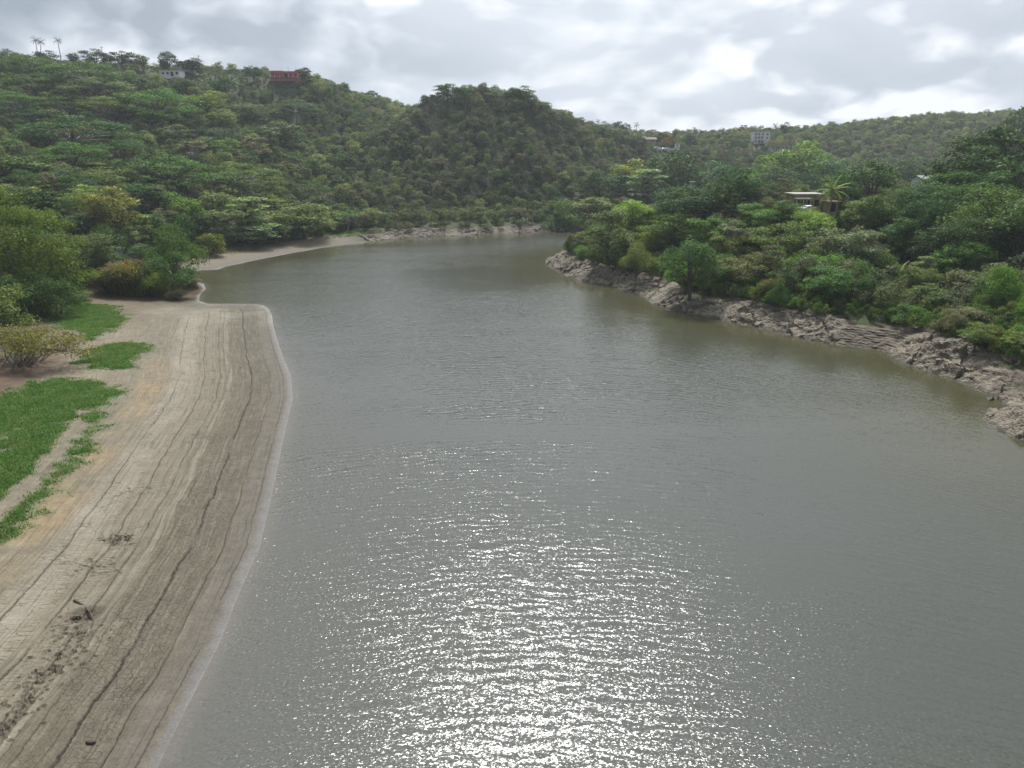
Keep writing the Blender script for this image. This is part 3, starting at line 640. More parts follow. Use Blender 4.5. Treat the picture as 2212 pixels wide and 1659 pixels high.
M_BARK = material('bark', bark_mat((0.07, 0.055, 0.042), (0.16, 0.135, 0.11)))
M_PALE = material('pale_bark', bark_mat((0.20, 0.18, 0.15), (0.36, 0.33, 0.29)))

FORMS = ['round', 'broad', 'umbrella', 'layered', 'bush', 'sparse', 'cascade', 'great']
NEAR = {'round': (8200, .30), 'broad': (7200, .32), 'umbrella': (11000, .27), 'layered': (7000, .34), 'bush': (6200, .28), 'sparse': (3000, .28), 'cascade': (7600, .32), 'great': (34000, .17)}
MID = {'round': (3000, .48), 'broad': (2600, .50), 'umbrella': (5200, .40), 'layered': (2600, .52), 'bush': (2300, .48), 'sparse': (1300, .44), 'cascade': (2800, .5), 'great': (9000, .25)}
PROTO = {}
def proto(form, near, var):
    key = (form, near, var)
    if key not in PROTO:
        n, s = (NEAR if near else MID)[form]; sd = 11 + FORMS.index(form) * 10 + var + (0 if near else 200)
        cm, L = crown_mesh(form + '_crown', form, sd, n, s); cm.materials.append(M_LEAF)
        tm = trunk_mesh(form + '_trunk', form, L, sd, 22 if form in ('sparse', 'umbrella') else 14)
        tm.materials.append(M_PALE if form in ('sparse',) or (form == 'umbrella' and var == 1) else M_BARK)
        co = np.empty(len(cm.vertices) * 3, np.float32); cm.vertices.foreach_get('co', co); co = co.reshape(-1, 3)
        PROTO[key] = (cm, tm, np.percentile(co[:, 2], 99.3), np.percentile(np.abs(co[:, 0]), 97))
    return PROTO[key]
TINT = {'dark green': (0.044, 0.078, 0.029), 'deep green': (0.060, 0.109, 0.036), 'mid green': (0.093, 0.156, 0.045), 'olive': (0.140, 0.168, 0.056), 'yellow green': (0.200, 0.250, 0.059),
        'grey green': (0.115, 0.147, 0.076), 'dry brown': (0.155, 0.150, 0.093), 'bright green': (.125, .205, .040), 'blue green': (0.062, 0.117, 0.063), 'pale green': (0.203, 0.265, 0.117), 'golden olive': (.135, .165, .034),
        'night green': (.014, .026, .012), 'orange red': (.40, .085, .03), 'yellow': (.42, .28, .02), 'dusty brown': (.085, .060, .045)}
TINT['sunny green'] = (.118, .180, .028)
FORMNAME = {'round': 'round dense tree', 'broad': 'broad uneven tree', 'umbrella': 'flat umbrella shaped tree', 'layered': 'tree with layered branches', 'bush': 'low bush', 'sparse': 'thin open tree', 'cascade': 'tree draped in hanging leaves'}
OBJNAME = {'round': 'round_tree', 'broad': 'broadleaf_tree', 'umbrella': 'umbrella_tree', 'layered': 'layered_tree', 'bush': 'bush', 'sparse': 'open_tree', 'cascade': 'leafy_tree', 'great': 'broadleaf_tree'}
RB, LB, LH, RD, CH, VH = 'right bank', 'left bank', 'left hill', 'left ridge', 'central hill', 'village hill'
PLANTS = []; prng = random.Random(5)
def plant(form, tint, x, y, z, width, tall, region, label=None, near=None, jit=.12):
    """one tree or bush as a thing with crown and trunk; width and tall in metres"""
    if near is None: near = math.hypot(x, y) < 215
    var = prng.randrange(3 if form in ('broad', 'round', 'bush') else 2); cm, tm, ph, pw = proto(form, near, var)
    sx = width / (2 * pw); sz = tall / ph
    o = thing(OBJNAME[form], '', 'bush' if form == 'bush' else 'tree', (x, y, z - .15), prng.uniform(0, 6.28), (sx * prng.uniform(.93, 1.07), sx * prng.uniform(.93, 1.07), sz))
    c = obj('crown', cm, None, o); t = obj('trunk', tm, None, o)
    base = np.array(TINT[tint]); j = np.array([prng.uniform(1 - jit, 1 + jit), prng.uniform(1 - jit, 1 + jit), prng.uniform(1 - jit, 1 + jit)]) * prng.uniform(.85, 1.15)
    k_ = 1.36 if region == RB else 1.16 if region in (LB, LH) else 1.0
    c['tint'] = [float(v) for v in base * j * k_]
    px, py, dep = proj(x, y, z + tall); PLANTS.append(dict(o=o, px=px, py=py, x=x, y=y, r=width / 2, h=tall, tint=tint, form=form, region=region, label=label))
    return o
def crown_at(form, tint, px, top, w, region, asp=1.0, lo=60, hi=700, label=None, bias=0.0):
    """place a tree so that its crown shows at a point of the frame: it stands where the terrain is high enough below it"""
    Ys = np.geomspace(lo, hi, 500); d = unproj(px, top, Y=1.0) - np.array([0, 0, CAMH]); P = d * Ys[:, None] + np.array([0, 0, CAMH])
    c, s = math.cos(PITCH), math.sin(PITCH); dep = P[:, 1] * c - (P[:, 2] - CAMH) * s; W = w * dep / F; Hh = asp * W
    z, D, _, W_ = height(P[:, 0], P[:, 1], True); gap = P[:, 2] - Hh - z
    m = np.where((gap <= 0) & (D > np.where((W_[2] > .5) & (P[:, 1] > 200), 15.0, 2.0)))[0]
    if len(m): i = m[0]; tall = P[i, 2] - z[i]
    else:
        ok = np.where(D > 1.0)[0]; i = ok[np.argmin(gap[ok] / np.maximum(Hh[ok], 1))]; tall = min(P[i, 2] - z[i], 2.2 * Hh[i])
        print('tree off its spot', form, tint, round(px), round(top), 'Y', round(Ys[i]), 'gap', round(gap[i], 1), 'H', round(Hh[i], 1))
    return plant(form, tint, P[i, 0], P[i, 1], z[i], W[i], max(tall, .4 * Hh[i]), region, label)

def crown_px(form, tint, px, top, w, region, asp, Y, label):
    """the same for a tree on a ridge whose distance is known"""
    p = unproj(px, top, Y=Y); z = H1(p[0], p[1]); dep = proj(*p)[2]; W = w * dep / F
    return plant(form, tint, p[0], p[1], min(z, p[2] - 2.2), W, max(p[2] - z, 2.2), region, label)
# ------------------------------------------------------------------ palms
def palm_meshes(seed, fronds, flen, droop, upright=0.0, leaflets=26, width=.75):
    rs = np.random.default_rng(seed); V = []; Q = []; n0 = 0; L = None
    for i in range(fronds):
        a = i * 2.399 + rs.normal() * .15; el = rs.uniform(-.75, 1.45) + upright; Lf = flen * rs.uniform(.85, 1.1); t = np.linspace(0, 1, leaflets)
        el_t = el - droop * t ** 1.4; dr = np.cos(el_t); dzv = np.sin(el_t); st = Lf / leaflets
        r = np.cumsum(dr) * st; zc = np.cumsum(dzv) * st; ca, sa = math.cos(a), math.sin(a)
        p = np.stack([r * ca, r * sa, zc], 1); side = np.array([-sa, ca, 0])
        for sg in (-1, 1):
            wl = width * np.sin(np.pi * (0.12 + 0.86 * t)) ** .6
            tip = p + sg * side * wl[:, None] * .92 + np.stack([ca * .35 * wl, sa * .35 * wl, -.45 * wl], 1)
            fw = np.stack([ca * np.ones_like(t), sa * np.ones_like(t), 0 * t], 1) * st * .42
            q = np.stack([p - fw, p + fw, tip + fw * .3, tip - fw * .3], 1).reshape(-1, 3)
            V.append(q); Q.append(n0 + np.arange(len(q)).reshape(-1, 4)); n0 += len(q)
    return mesh_np('palm_crown', np.concatenate(V), np.concatenate(Q))
PALM = {}
def palm(kind, tint, x, y, z, tall, region, label, lean=0.0, size=1.0):
    if kind not in PALM:
        PALM[kind] = {'coconut': lambda: palm_meshes(3, 30, 3.9, .75, .0, 26, .45), 'royal': lambda: palm_meshes(5, 22, 3.2, .7, .1, 26, .5), 'young': lambda: palm_meshes(8, 16, 4.2, 1.25, .45)}[kind]()
        PALM[kind].materials.append(M_LEAF)
    o = thing('palm_tree', label, 'palm tree', (x, y, z - .2), prng.uniform(0, 6.28))
    rs = np.random.default_rng(int(abs(x) * 10 + y)); th = max(.4, tall - 1.6 * size)
    p, r = limb((0, 0, -1), (lean * th, 0, th), .24, .15, rs, 8, .04, 0.0); p[:, 0] = lean * th * (np.linspace(0, 1, 8) ** 1.8)
    obj('trunk', tubes('palm_trunk', [(p, r)], 7), M_PALE, o)
    c = obj('crown', PALM[kind], None, o, (lean * th, 0, th)); c.scale = (size,) * 3; c['tint'] = [float(v) for v in TINT[tint]]
    PLANTS.append(dict(o=o, px=0, py=0, x=x, y=y, r=2.5, h=tall, tint=tint, form='palm', region=region, label=label))
    return o
# ------------------------------------------------------------------ plants: places
def rb(zx, zy, zw): return 1166.5 + .4727 * zx, 172.8 + .4727 * zy - (12 if zy < 600 else 5), zw * .4727 * 1.14
def lz(zx, zy, zw): return zx * .336, zy * .336, zw * .336
def lb(zx, zy, zw): return zx * .336, 345.6 + zy * .336, zw * .336
def put(form, tint, t, region, asp=1.0, label=None, lo=60, hi=700): return crown_at(form, tint, *t, region, asp, lo, hi, label)
# right bank, from the tip of the promontory to the right edge
put('round', 'dark green', rb(265, 438, 145), RB, 1.0, 'round dark green tree at the back of the promontory tip', 195)
put('layered', 'blue green', rb(372, 462, 105), RB, 1.2, 'dark blue green tree between the round tree and the yellow green crown', 195)
put('broad', 'yellow green', rb(430, 388, 165), RB, 1.0, 'bright yellow green crown at the back of the promontory', 205)
put('layered', 'pale green', rb(500, 432, 170), RB, 1.0, 'pale green tree with layered branches on the promontory', 190)
put('round', 'deep green', rb(625, 345, 240), RB, .95, 'big dark green dome behind the promontory trees', 215)
put('broad', 'olive', rb(255, 560, 175), RB, .9, 'olive dome on the left shoulder of the promontory', 175)
put('bush', 'mid green', rb(120, 578, 150), RB, 1.0, 'mid green bush at the far left tip of the promontory', 170)
put('bush', 'mid green', rb(85, 660, 120), RB, .9, 'small green bush overhanging the water at the promontory tip', 170)
put('cascade', 'olive', rb(330, 605, 220), RB, 1.0, 'big feathery olive tree leaning over the promontory rocks', 165)
put('broad', 'golden olive', rb(400, 700, 130), RB, .9, None, 160)
put('broad', 'yellow green', rb(440, 575, 160), RB, .9, None, 180)
put('round', 'blue green', rb(660, 510, 250), RB, .85, 'dense blue green dome above the middle of the promontory', 165)
put('round', 'blue green', rb(810, 398, 215), RB, .85, 'wide blue green dome beside the pale concrete post', 180)
put('broad', 'dark green', rb(905, 420, 190), RB, .95, 'dark green tree left of the yellow house', 180)
put('bush', 'yellow green', rb(1020, 418, 140), RB, .9, 'yellow green bushy crown behind the dark trees by the house', 195)
put('broad', 'deep green', rb(1095, 418, 150), RB, 1.1, 'dark tree with sunlit top just left of the yellow house', 178)
put('broad', 'bright green', rb(1160, 308, 235), RB, 1.0, 'tallest bright green layered tree standing behind the yellow house', 198)
put('broad', 'mid green', rb(1285, 365, 190), RB, .9, 'olive green tree right of the tall layered tree', 198)
put('round', 'deep green', rb(1385, 440, 140), RB, 1.2, 'dark green tree beside the yellow palm fronds', 165)
put('round', 'dark green', rb(1540, 394, 190), RB, 1.0, 'dark tree with yellowish tips left of the grey roof', 172)
put('bush', 'yellow green', rb(1500, 420, 90), RB, .8, None, 178)
put('round', 'deep green', rb(1690, 384, 130), RB, 1.1, 'dark round tree touching the grey roof on its left', 172)
put('broad', 'mid green', rb(1240, 455, 110), RB, 1.2, None, 192)
for t, f, c, l, lo in [((2010, 262, 220), 'broad', 'dark green', 'tall dark tree at the skyline of the right bank', 120), ((2140, 238, 210), 'broad', 'dark green', 'tallest dark tree near the right edge', 115), ((2230, 130, 140), 'broad', 'dark green', 'dark tree cut by the right edge of the view', 110),
                   ((1935, 360, 200), 'broad', 'dark green', None, 125), ((2090, 330, 250), 'broad', 'dark green', None, 108), ((1860, 440, 180), 'broad', 'deep green', 'dark green tree right of the grey roof', 130), ((1720, 500, 200), 'broad', 'deep green', None, 125),
                   ((1620, 520, 190), 'broad', 'deep green', None, 125), ((1770, 570, 210), 'round', 'dark green', None, 112), ((1910, 500, 230), 'broad', 'deep green', None, 112), ((2040, 440, 200), 'broad', 'deep green', None, 105), ((2200, 420, 160), 'broad', 'grey green', None, 100),
                   ((2120, 520, 290), 'broad', 'mid green', 'wide tree with sunlit yellowish top at the right edge', 88), ((1980, 640, 230), 'round', 'deep green', None, 92), ((2190, 640, 190), 'round', 'dark green', None, 82), ((1850, 660, 180), 'broad', 'dark green', None, 98), ((1680, 640, 170), 'broad', 'deep green', None, 108)]: put(f, c, rb(*t), RB, 1.05, l, lo, 400)
for t, f, c, l, lo, asp in [((520, 678, 150), 'broad', 'golden olive', 'golden olive bush left of the dark waterside tree', 150, 1.0), ((640, 618, 190), 'broad', 'mid green', None, 150, .9), ((770, 640, 170), 'broad', 'mid green', None, 150, .9), ((700, 745, 215), 'round', 'deep green', 'dark green tree standing at the water above the rock gap', 130, 1.05),
                        ((905, 650, 160), 'sparse', 'dry brown', 'greyish half bare tree left of the sunlit bushes', 140, 1.0), ((985, 590, 170), 'broad', 'mid green', None, 150, .8), ((1110, 658, 220), 'broad', 'olive', 'pale olive bush below the yellow house', 135, .8), ((1240, 605, 170), 'bush', 'yellow green', None, 150, .7),
                        ((1400, 690, 240), 'broad', 'grey green', 'wide grey green tree in the middle of the right bank', 122, .8), ((1525, 575, 170), 'broad', 'olive', None, 135, .8), ((1250, 735, 170), 'broad', 'grey green', None, 125, .7), ((960, 800, 190), 'broad', 'olive', None, 125, .75), ((1080, 790, 190), 'bush', 'mid green', None, 124, .7),
                        ((1190, 800, 190), 'bush', 'mid green', None, 122, .7), ((1310, 800, 190), 'bush', 'bright green', None, 120, .7), ((1430, 820, 200), 'bush', 'mid green', None, 116, .7), ((1560, 800, 180), 'bush', 'mid green', None, 112, .7), ((1800, 800, 150), 'sparse', 'pale green', 'pale bluish open shrub beside the young palm', 100, .9),
                        ((1960, 740, 210), 'round', 'mid green', None, 90, .9), ((2160, 860, 190), 'bush', 'bright green', 'bright green bush low at the right edge', 76, .9), ((2040, 800, 150), 'bush', 'mid green', None, 88, .9), ((860, 720, 150), 'broad', 'olive', None, 140, .9), ((450, 760, 140), 'bush', 'olive', None, 150, .9), ((590, 800, 100), 'bush', 'mid green', None, 140, .9)]: put(f, c, rb(*t), RB, asp, l, lo, 300)
put('broad', 'mid green', (1702, 432, 60), RB, .9, 'green tree covering the left end of the yellow house', 165, 187); put('bush', 'olive', (1760, 447, 46), RB, .8, 'low olive bush in front of the yellow house', 165, 186)
for t_, f_, c_, l_ in [((1520, 412, 80), 'round', 'deep green', 'dark round tree hiding the foot of the concrete post'), ((1478, 408, 70), 'broad', 'mid green', 'green tree left of the concrete post')]: put(f_, c_, t_, RB, .9, l_, 170, 199)
def rc(zx, zy, zw): return 1166.5 + .4727 * zx, 475.2 + .4727 * zy, zw * .4727
for t, f, c, l, lo, asp in [((2150, 250, 200), 'bush', 'bright green', 'bright green shrub above the nearest rocks on the right', 72, .8), ((1990, 400, 170), 'bush', 'dry brown', 'brownish dry shrub just above the big rock slab', 80, .5), ((1900, 420, 140), 'bush', 'golden olive', None, 86, .45), ((2110, 480, 160), 'bush', 'olive', None, 70, .6), ((1690, 380, 150), 'bush', 'mid green', None, 98, .6), ((2060, 340, 150), 'bush', 'mid green', None, 76, .7), ((2200, 480, 150), 'bush', 'mid green', None, 66, .7)]: put(f, c, rc(*t), RB, asp, l, lo, 200)
# left bank
put('great', 'sunny green', (4, 410, 262), LB, .98, 'huge sunlit green tree at the left edge beside the grass', 120, 150)
put('layered', 'dark green', lb(270, 200, 330), LB, 1.1, 'dark blue green tree with layered branches behind the huge sunlit tree', 150)
put('broad', 'yellow green', lb(700, 172, 320), LB, 1.05, 'yellow olive tree behind the small house in the trees', 175)
put('broad', 'grey green', lb(540, 480, 270), LB, .95, 'dark grey green tree left of the small house', 140, 166)
put('bush', 'mid green', lb(1085, 418, 340), LB, 1.1, 'leafy green tree draped in creeper over the cove', 150)
put('bush', 'deep green', lb(1060, 590, 350), LB, .8, 'low green tree draped in creeper above the earth mound', 140)
g_ = ground_at(335, 643); plant('bush', 'bright green', g_[0], g_[1] + .3, g_[2], 6.2, 6.4, LB, 'bright lime green bush beside the cane clump')
put('broad', 'bright green', lb(1160, 208, 220), LB, 1.2, 'bright green tree above the creeper covered tree', 190)
put('layered', 'dark green', lb(960, 170, 230), LB, 1.0, None, 190)
put('sparse', 'dry brown', lb(1030, 308, 180), LB, 1.1, 'pale brownish half bare tree behind the house', 180)
put('sparse', 'pale green', lb(1360, 320, 150), LB, 1.35, 'thin pale trunked tree standing behind the cove beach', 200)
put('layered', 'pale green', lb(1590, 238, 350), LB, .85, 'wide pale layered tree behind the cove beach', 225)
put('layered', 'golden olive', lb(1760, 250, 220), LB, .9, 'golden layered tree right of the pale layered tree', 235)
put('broad', 'olive', lb(1950, 280, 310), LB, .9, 'olive dome at the end of the cove beach', 240)
put('broad', 'grey green', lb(1600, 420, 260), LB, .7, None, 222); put('broad', 'deep green', lb(1760, 400, 230), LB, .8, None, 230)
put('bush', 'golden olive', lb(1335, 470, 230), LB, .65, 'olive brown bush at the near end of the cove beach', 200)
put('broad', 'mid green', lb(1250, 320, 200), LB, 1.0, None, 200); put('broad', 'olive', lb(1380, 200, 230), LB, 1.0, None, 225)
put('bush', 'mid green', (25, 585, 150), LB, .7, None, 118, 136); put('bush', 'deep green', (110, 600, 120), LB, .75, None, 118, 140); put('bush', 'olive', (-20, 620, 140), LB, .8, None, 112, 132)
put('bush', 'olive', lb(60, 780, 330), LB, .75, 'olive undergrowth bush under the huge sunlit tree', 118, 150)
put('bush', 'deep green', lb(380, 700, 240), LB, .9, None, 130, 160); put('broad', 'golden olive', lb(400, 800, 250), LB, .45, None, 125, 150)
put('sparse', 'pale green', lb(850, 420, 170), LB, 1.0, 'pale flowering open tree right of the small house roof', 170)
put('broad', 'deep green', lb(930, 540, 220), LB, .8, None, 150, 190)
put('bush', 'grey green', lb(1120, 825, 120), LB, .6, 'small dark bush on the eroded earth by the cove', 140)
put('bush', 'olive', lb(1220, 760, 110), LB, .35, 'low bush on top of the eroded earth mound', 145)
for t, f, c in [((480, 90, 260), 'umbrella', 'deep green'), ((620, 60, 240), 'broad', 'olive'), ((350, 80, 220), 'broad', 'deep green'), ((150, 60, 260), 'umbrella', 'mid green')]: put(f, c, lb(*t), LB, .8, None, 160)
# left hill: the big flat crowned trees and what grows between them
for zx, zy, zw, f, c, a, l in [(170, 350, 350, 'umbrella', 'mid green', .55, 'wide umbrella tree just under the ridge near the left edge'), (210, 470, 360, 'umbrella', 'mid green', .5, None), (90, 590, 340, 'umbrella', 'mid green', .5, None), (550, 395, 430, 'umbrella', 'mid green', .5, 'broad green umbrella tree below the yellow flowering bush'), (620, 490, 430, 'umbrella', 'grey green', .5, 'greyish umbrella tree on the upper left hill'),
                           (1000, 565, 440, 'umbrella', 'mid green', .62, 'biggest green umbrella tree at the middle of the left hill'), (640, 620, 330, 'umbrella', 'yellow green', .5, 'yellow green umbrella tree on the spur of the left hill'), (170, 700, 240, 'umbrella', 'deep green', .6, None), (480, 745, 620, 'umbrella', 'deep green', .42, 'very wide layered umbrella tree on the lower left hill'), (175, 830, 190, 'round', 'dark green', 1.0, 'dark tree with pale trunk near the left edge'),
                           (470, 910, 400, 'umbrella', 'mid green', .6, 'umbrella tree with pale branching trunk showing'), (760, 895, 440, 'umbrella', 'deep green', .5, None), (1300, 585, 250, 'broad', 'yellow green', .8, 'pale yellow green crown right of the biggest umbrella tree'), (1080, 1000, 560, 'umbrella', 'mid green', .5, 'wide green umbrella tree low on the left hill'), (1230, 905, 190, 'sparse', 'dry brown', 1.0, 'grey bare domed tree on the left hill'), (1450, 890, 170, 'broad', 'bright green', .9, 'bright green tree on the lower slope of the left hill'),
                           (70, 1000, 330, 'broad', 'mid green', .7, None), (1530, 1050, 470, 'umbrella', 'mid green', .5, 'green umbrella tree above the pale layered trees'), (970, 700, 170, 'broad', 'bright green', .9, None), (1180, 505, 150, 'round', 'dark green', .85, 'small dark round tree below the pale ridge house'), (1120, 552, 85, 'bush', 'bright green', .9, 'small bright green round bush below the ridge house'), (850, 480, 160, 'round', 'dark green', .9, None), (1430, 490, 170, 'round', 'deep green', .8, None), (300, 420, 200, 'broad', 'deep green', .7, None),
                           (360, 620, 260, 'umbrella', 'deep green', .6, None), (820, 600, 240, 'broad', 'olive', .8, None), (560, 640, 170, 'broad', 'dry brown', .7, None), (1380, 700, 240, 'broad', 'olive', .7, None), (1120, 800, 200, 'broad', 'grey green', .9, None), (1400, 820, 210, 'broad', 'deep green', .8, None), (900, 840, 160, 'broad', 'grey green', .9, None), (1650, 880, 220, 'sparse', 'dry brown', .9, None), (1800, 780, 260, 'broad', 'grey green', .8, None), (1900, 640, 280, 'umbrella', 'grey green', .5, 'greyish umbrella tree below the red house'), (1600, 660, 240, 'broad', 'grey green', .7, None)]: put(f, c, lz(zx, zy, zw), LH, a, l, 150)
# on the ridges
for px, py, w, f, c, a, r, l in [(200, 105, 50, 'round', 'dark green', .62, RD, 'double crowned dark tree on the ridge right of the palms'), (261, 110, 56, 'round', 'dark green', .55, RD, 'wide dark dome on the ridge right of the thin pole'), (304, 118, 30, 'broad', 'grey green', .9, RD, 'grey green crown beside the wide dark dome on the ridge'), (358, 111, 38, 'round', 'dark green', 1.0, RD, 'tall dark round tree left of the pale ridge house'), (411, 124, 42, 'broad', 'dark green', .8, RD, 'loose dark tree right of the pale ridge house'), (430, 143, 16, 'round', 'dark green', .9, RD, 'smallest dark ball of leaves by the ridge pole'), (543, 142, 38, 'round', 'dark green', .6, RD, 'lone dark dome on the ridge left of the red house'), (655, 146, 32, 'broad', 'dark green', .8, RD, 'dark tree at the right end of the red house'),
                             (100, 110, 50, 'broad', 'dark green', .7, RD, 'low dark tree between the ridge palms'), (156, 114, 24, 'broad', 'dark green', .9, RD, 'small dark tree on the ridge left of the yellow bush'), (190, 126, 22, 'bush', 'yellow', .5, RD, 'bright yellow flowering bush on the ridge'), (352, 128, 18, 'broad', 'blue green', 1.2, RD, 'small blue green tree in front of the tall dark round tree'), (15, 105, 40, 'bush', 'grey green', .5, RD, 'pale scrub at the left end of the ridge'),
                             (965, 180, 54, 'broad', 'deep green', .8, CH, 'large leaning tree at the left top of the central hill'), (1003, 184, 40, 'broad', 'mid green', .9, CH, 'light green tree at the top of the central hill'), (1040, 194, 16, 'round', 'dusty brown', 1.2, CH, 'small brown rounded tree on the central hilltop'), (1068, 198, 42, 'broad', 'mid green', .8, CH, 'green crown on the central hilltop right of the brown tree'), (1130, 186, 50, 'broad', 'deep green', .9, CH, 'open crowned tree at the right top of the central hill'), (1098, 194, 28, 'broad', 'bright green', .9, CH, 'small light green crown on the central hilltop'), (922, 206, 26, 'broad', 'dark green', .9, CH, 'lone dark tree on the left shoulder of the central hill'), (802, 196, 32, 'broad', 'dark green', .8, LH, 'dark leaning tree where the left ridge dips'), (1215, 240, 50, 'umbrella', 'grey green', .5, CH, 'flat grey tree right of the central hilltop'), (1176, 222, 34, 'broad', 'mid green', .8, CH, 'green tree below the right top of the central hill'), (742, 178, 22, 'broad', 'deep green', .8, LH, 'small tree on the falling left ridge'),
                             (1430, 286, 32, 'round', 'dark green', .7, VH, 'dark dome behind the red flowering tree'), (1453, 288, 26, 'round', 'dark green', 1.0, VH, 'dark tree right of the red flowering tree'), (1488, 287, 36, 'round', 'dark green', .75, VH, 'dark dome on the skyline of the village hill'), (1440, 297, 26, 'umbrella', 'orange red', .4, VH, 'orange red flowering tree on the village hill'), (1607, 270, 22, 'sparse', 'deep green', .9, VH, 'open tree on the skyline left of the white house'), (1700, 264, 26, 'broad', 'dark green', 1.0, VH, 'dark tree right of the tall village palm'), (1585, 282, 70, 'bush', 'dusty brown', .35, VH, 'reddish brown scrub left of the white house'), (1660, 275, 22, 'broad', 'dark green', 1.2, VH, 'dark tree close right of the white house'), (1335, 262, 26, 'broad', 'dark green', .9, VH, 'dark tree left of the leaning ridge palm'), (1352, 266, 26, 'round', 'dark green', .9, VH, 'dark round tree touching the leaning ridge palm'), (1312, 262, 28, 'broad', 'grey green', .8, CH, 'grey green tree where the central hill runs down'), (1325, 318, 26, 'umbrella', 'bright green', .6, CH, 'light green flat tree left of the domed white house')]: (crown_px(f, c, px, py, w, r, a, float(np.interp(px, [0, 440, 690], [431, 456, 475])), l) if r == RD else
                             crown_px(f, c, px, py, w, r, a, float(np.interp(px, [1425, 1500, 1555, 1610, 1700], [528, 560, 588, 602, 606])) - (22 if c == 'orange red' else 0), l) if r == VH and 1425 < px < 1705 else
                             crown_px(f, c, px, py, w, r, a, float(np.interp(px, [900, 950, 1000, 1130, 1170, 1220], [440, 416, 409, 411, 413, 425])), l) if r == CH and px < 1220 else
                             crown_at(f, c, px, py, w, r, a, 300, 900, l))
def palm_px(kind, tint, px, top, Y, tall, region, label, lean=0, size=1.0):
    p = unproj(px, top, Y=Y); return palm(kind, tint, p[0], p[1], p[2] - tall, tall, region, label, lean, size)
palm_px('coconut', 'night green', 74, 80, 430, 13.5, RD, 'left palm of the crossed pair on the ridge', 0.02, .78)
palm_px('coconut', 'night green', 80, 84, 432, 12.5, RD, 'slanting palm crossing behind the leftmost ridge palm', -.16, .72)
palm_px('coconut', 'night green', 123, 81, 434, 13.0, RD, 'single straight palm on the ridge', .02, .78)
palm_px('royal', 'night green', 1676, 268, 560, 20, VH, 'tall dark palm right of the white three storey house', 0, 1.25)
palm_px('royal', 'night green', 1375, 265, 500, 10, CH, 'leaning palm on the skyline where the central hill ends', .15, .9)
palm_px('royal', 'night green', 1292, 258, 460, 7, CH, 'small palm on the falling skyline of the central hill', 0, .7)
def palm_on(kind, tint, px, py, lo, tall, region, label, lean=0, size=1.0):
    Ys = np.geomspace(lo, 400, 400); d = unproj(px, py, Y=1.0) - np.array([0, 0, CAMH]); P = d * Ys[:, None] + np.array([0, 0, CAMH]); z = height(P[:, 0], P[:, 1])
    i = np.argmax((P[:, 2] - tall) <= z); return palm(kind, tint, P[i, 0], P[i, 1], P[i, 2] - tall, tall, region, label, lean, size)
palm_on('young', 'yellow green', 1945, 582, 98, 4.6, RB, 'young yellow green palm among the bushes above the rock steps', .1, .95)
palm_on('young', 'golden olive', 1918, 604, 98, 3.0, RB, 'drooping yellowish palm leaning over the rock steps', .3, .8)
palm_on('coconut', 'yellow green', 1800, 392, 178, 8.0, RB, 'pale green palm with yellowing fronds beside the yellow house', .05, 1.1)
palm_on('coconut', 'golden olive', 1782, 425, 172, 5.0, RB, 'small palm with orange dead fronds at the house corner', .05, .7)
palm_on('coconut', 'deep green', 1866, 360, 195, 9.5, RB, 'dark palm crown left of the dark tree by the grey roof', 0, .9)
palm_on('coconut', 'deep green', 1996, 356, 215, 9, RB, 'dark palm behind the grey roof', 0, .9)
palm_on('royal', 'pale green', 550, 402, 230, 9, LH, 'pale palm among the trees above the cove', .05, .9)
palm_on('royal', 'grey green', 608, 278, 330, 8, LH, 'grey green palm on the middle slope of the left hill', .05, .9)
palm_on('coconut', 'grey green', 660, 352, 330, 8, LH, 'grey green palm near the foot of the valley', .0, 1.0)

# trees and bushes between those, kept clear of the houses, the grass and each other
CLEAR = [(unproj(1745, 456, Y=190)[:2], 11), (ground_at(230, 545)[:2], 8), (unproj(2008, 404, Y=205)[:2], 7)]
frng = np.random.default_rng(77)
def open_ground(x, y):
    for (cx, cy), r in CLEAR:
        if math.hypot(x - cx, y - cy) < r: return False
        # the line of sight to the house stays open
        L = math.hypot(cx, cy); t = (x * cx + y * cy) / L
        if L - 11 < t < L and abs(x * cy - y * cx) / L < r * .40: return False
    return True
def filler(region, n, box, ok, forms, tints, wr, asp, gap, tries=6000):
    made = 0
    for _ in range(tries):
        if made >= n: break
        x = frng.uniform(box[0], box[1]); y = frng.uniform(box[2], box[3]); z, d, s, w = height(x, y, True); d = d[0]; z = z[0]
        if not ok(x, y, d, z): continue
        px, py, dep = proj(x, y, z + 4)
        if not (-60 < px < 2290 and dep > 20): continue
        wd = frng.uniform(*wr)
        if any(math.hypot(p['x'] - x, p['y'] - y) < gap * (p['r'] + wd / 2) for p in PLANTS): continue
        if not open_ground(x, y): continue
        f = forms[frng.integers(len(forms))]; c = tints[frng.integers(len(tints))]
        plant(f, c, x, y, z, wd, wd * frng.uniform(*asp), region); made += 1
    return made
STEP = tuple(unproj(1862, 712, z=2.0)[:2])
GEN = ['mid green', 'deep green', 'olive', 'mid green', 'dark green', 'yellow green', 'grey green', 'deep green']
on_rb = lambda x, y, d, z: x > 5 and 55 < y < 255 and d > 9 and z > 2.5
n_a = filler(RB, 30, (10, 170, 60, 250), on_rb, ['broad', 'broad', 'round', 'bush', 'round', 'broad'], GEN, (5.5, 8.5), (.75, 1.05), .62)
n_b = filler(RB, 75, (8, 130, 55, 240), lambda x, y, d, z: x > 5 and 55 < y < 245 and 5.8 < d < 34 and math.hypot(x - STEP[0], y - STEP[1]) > 7.5, ['bush', 'bush', 'bush', 'sparse', 'broad'], ['mid green', 'olive', 'mid green', 'deep green', 'bright green', 'olive', 'dry brown'], (3.3, 6.3), (.65, 1.0), .55)
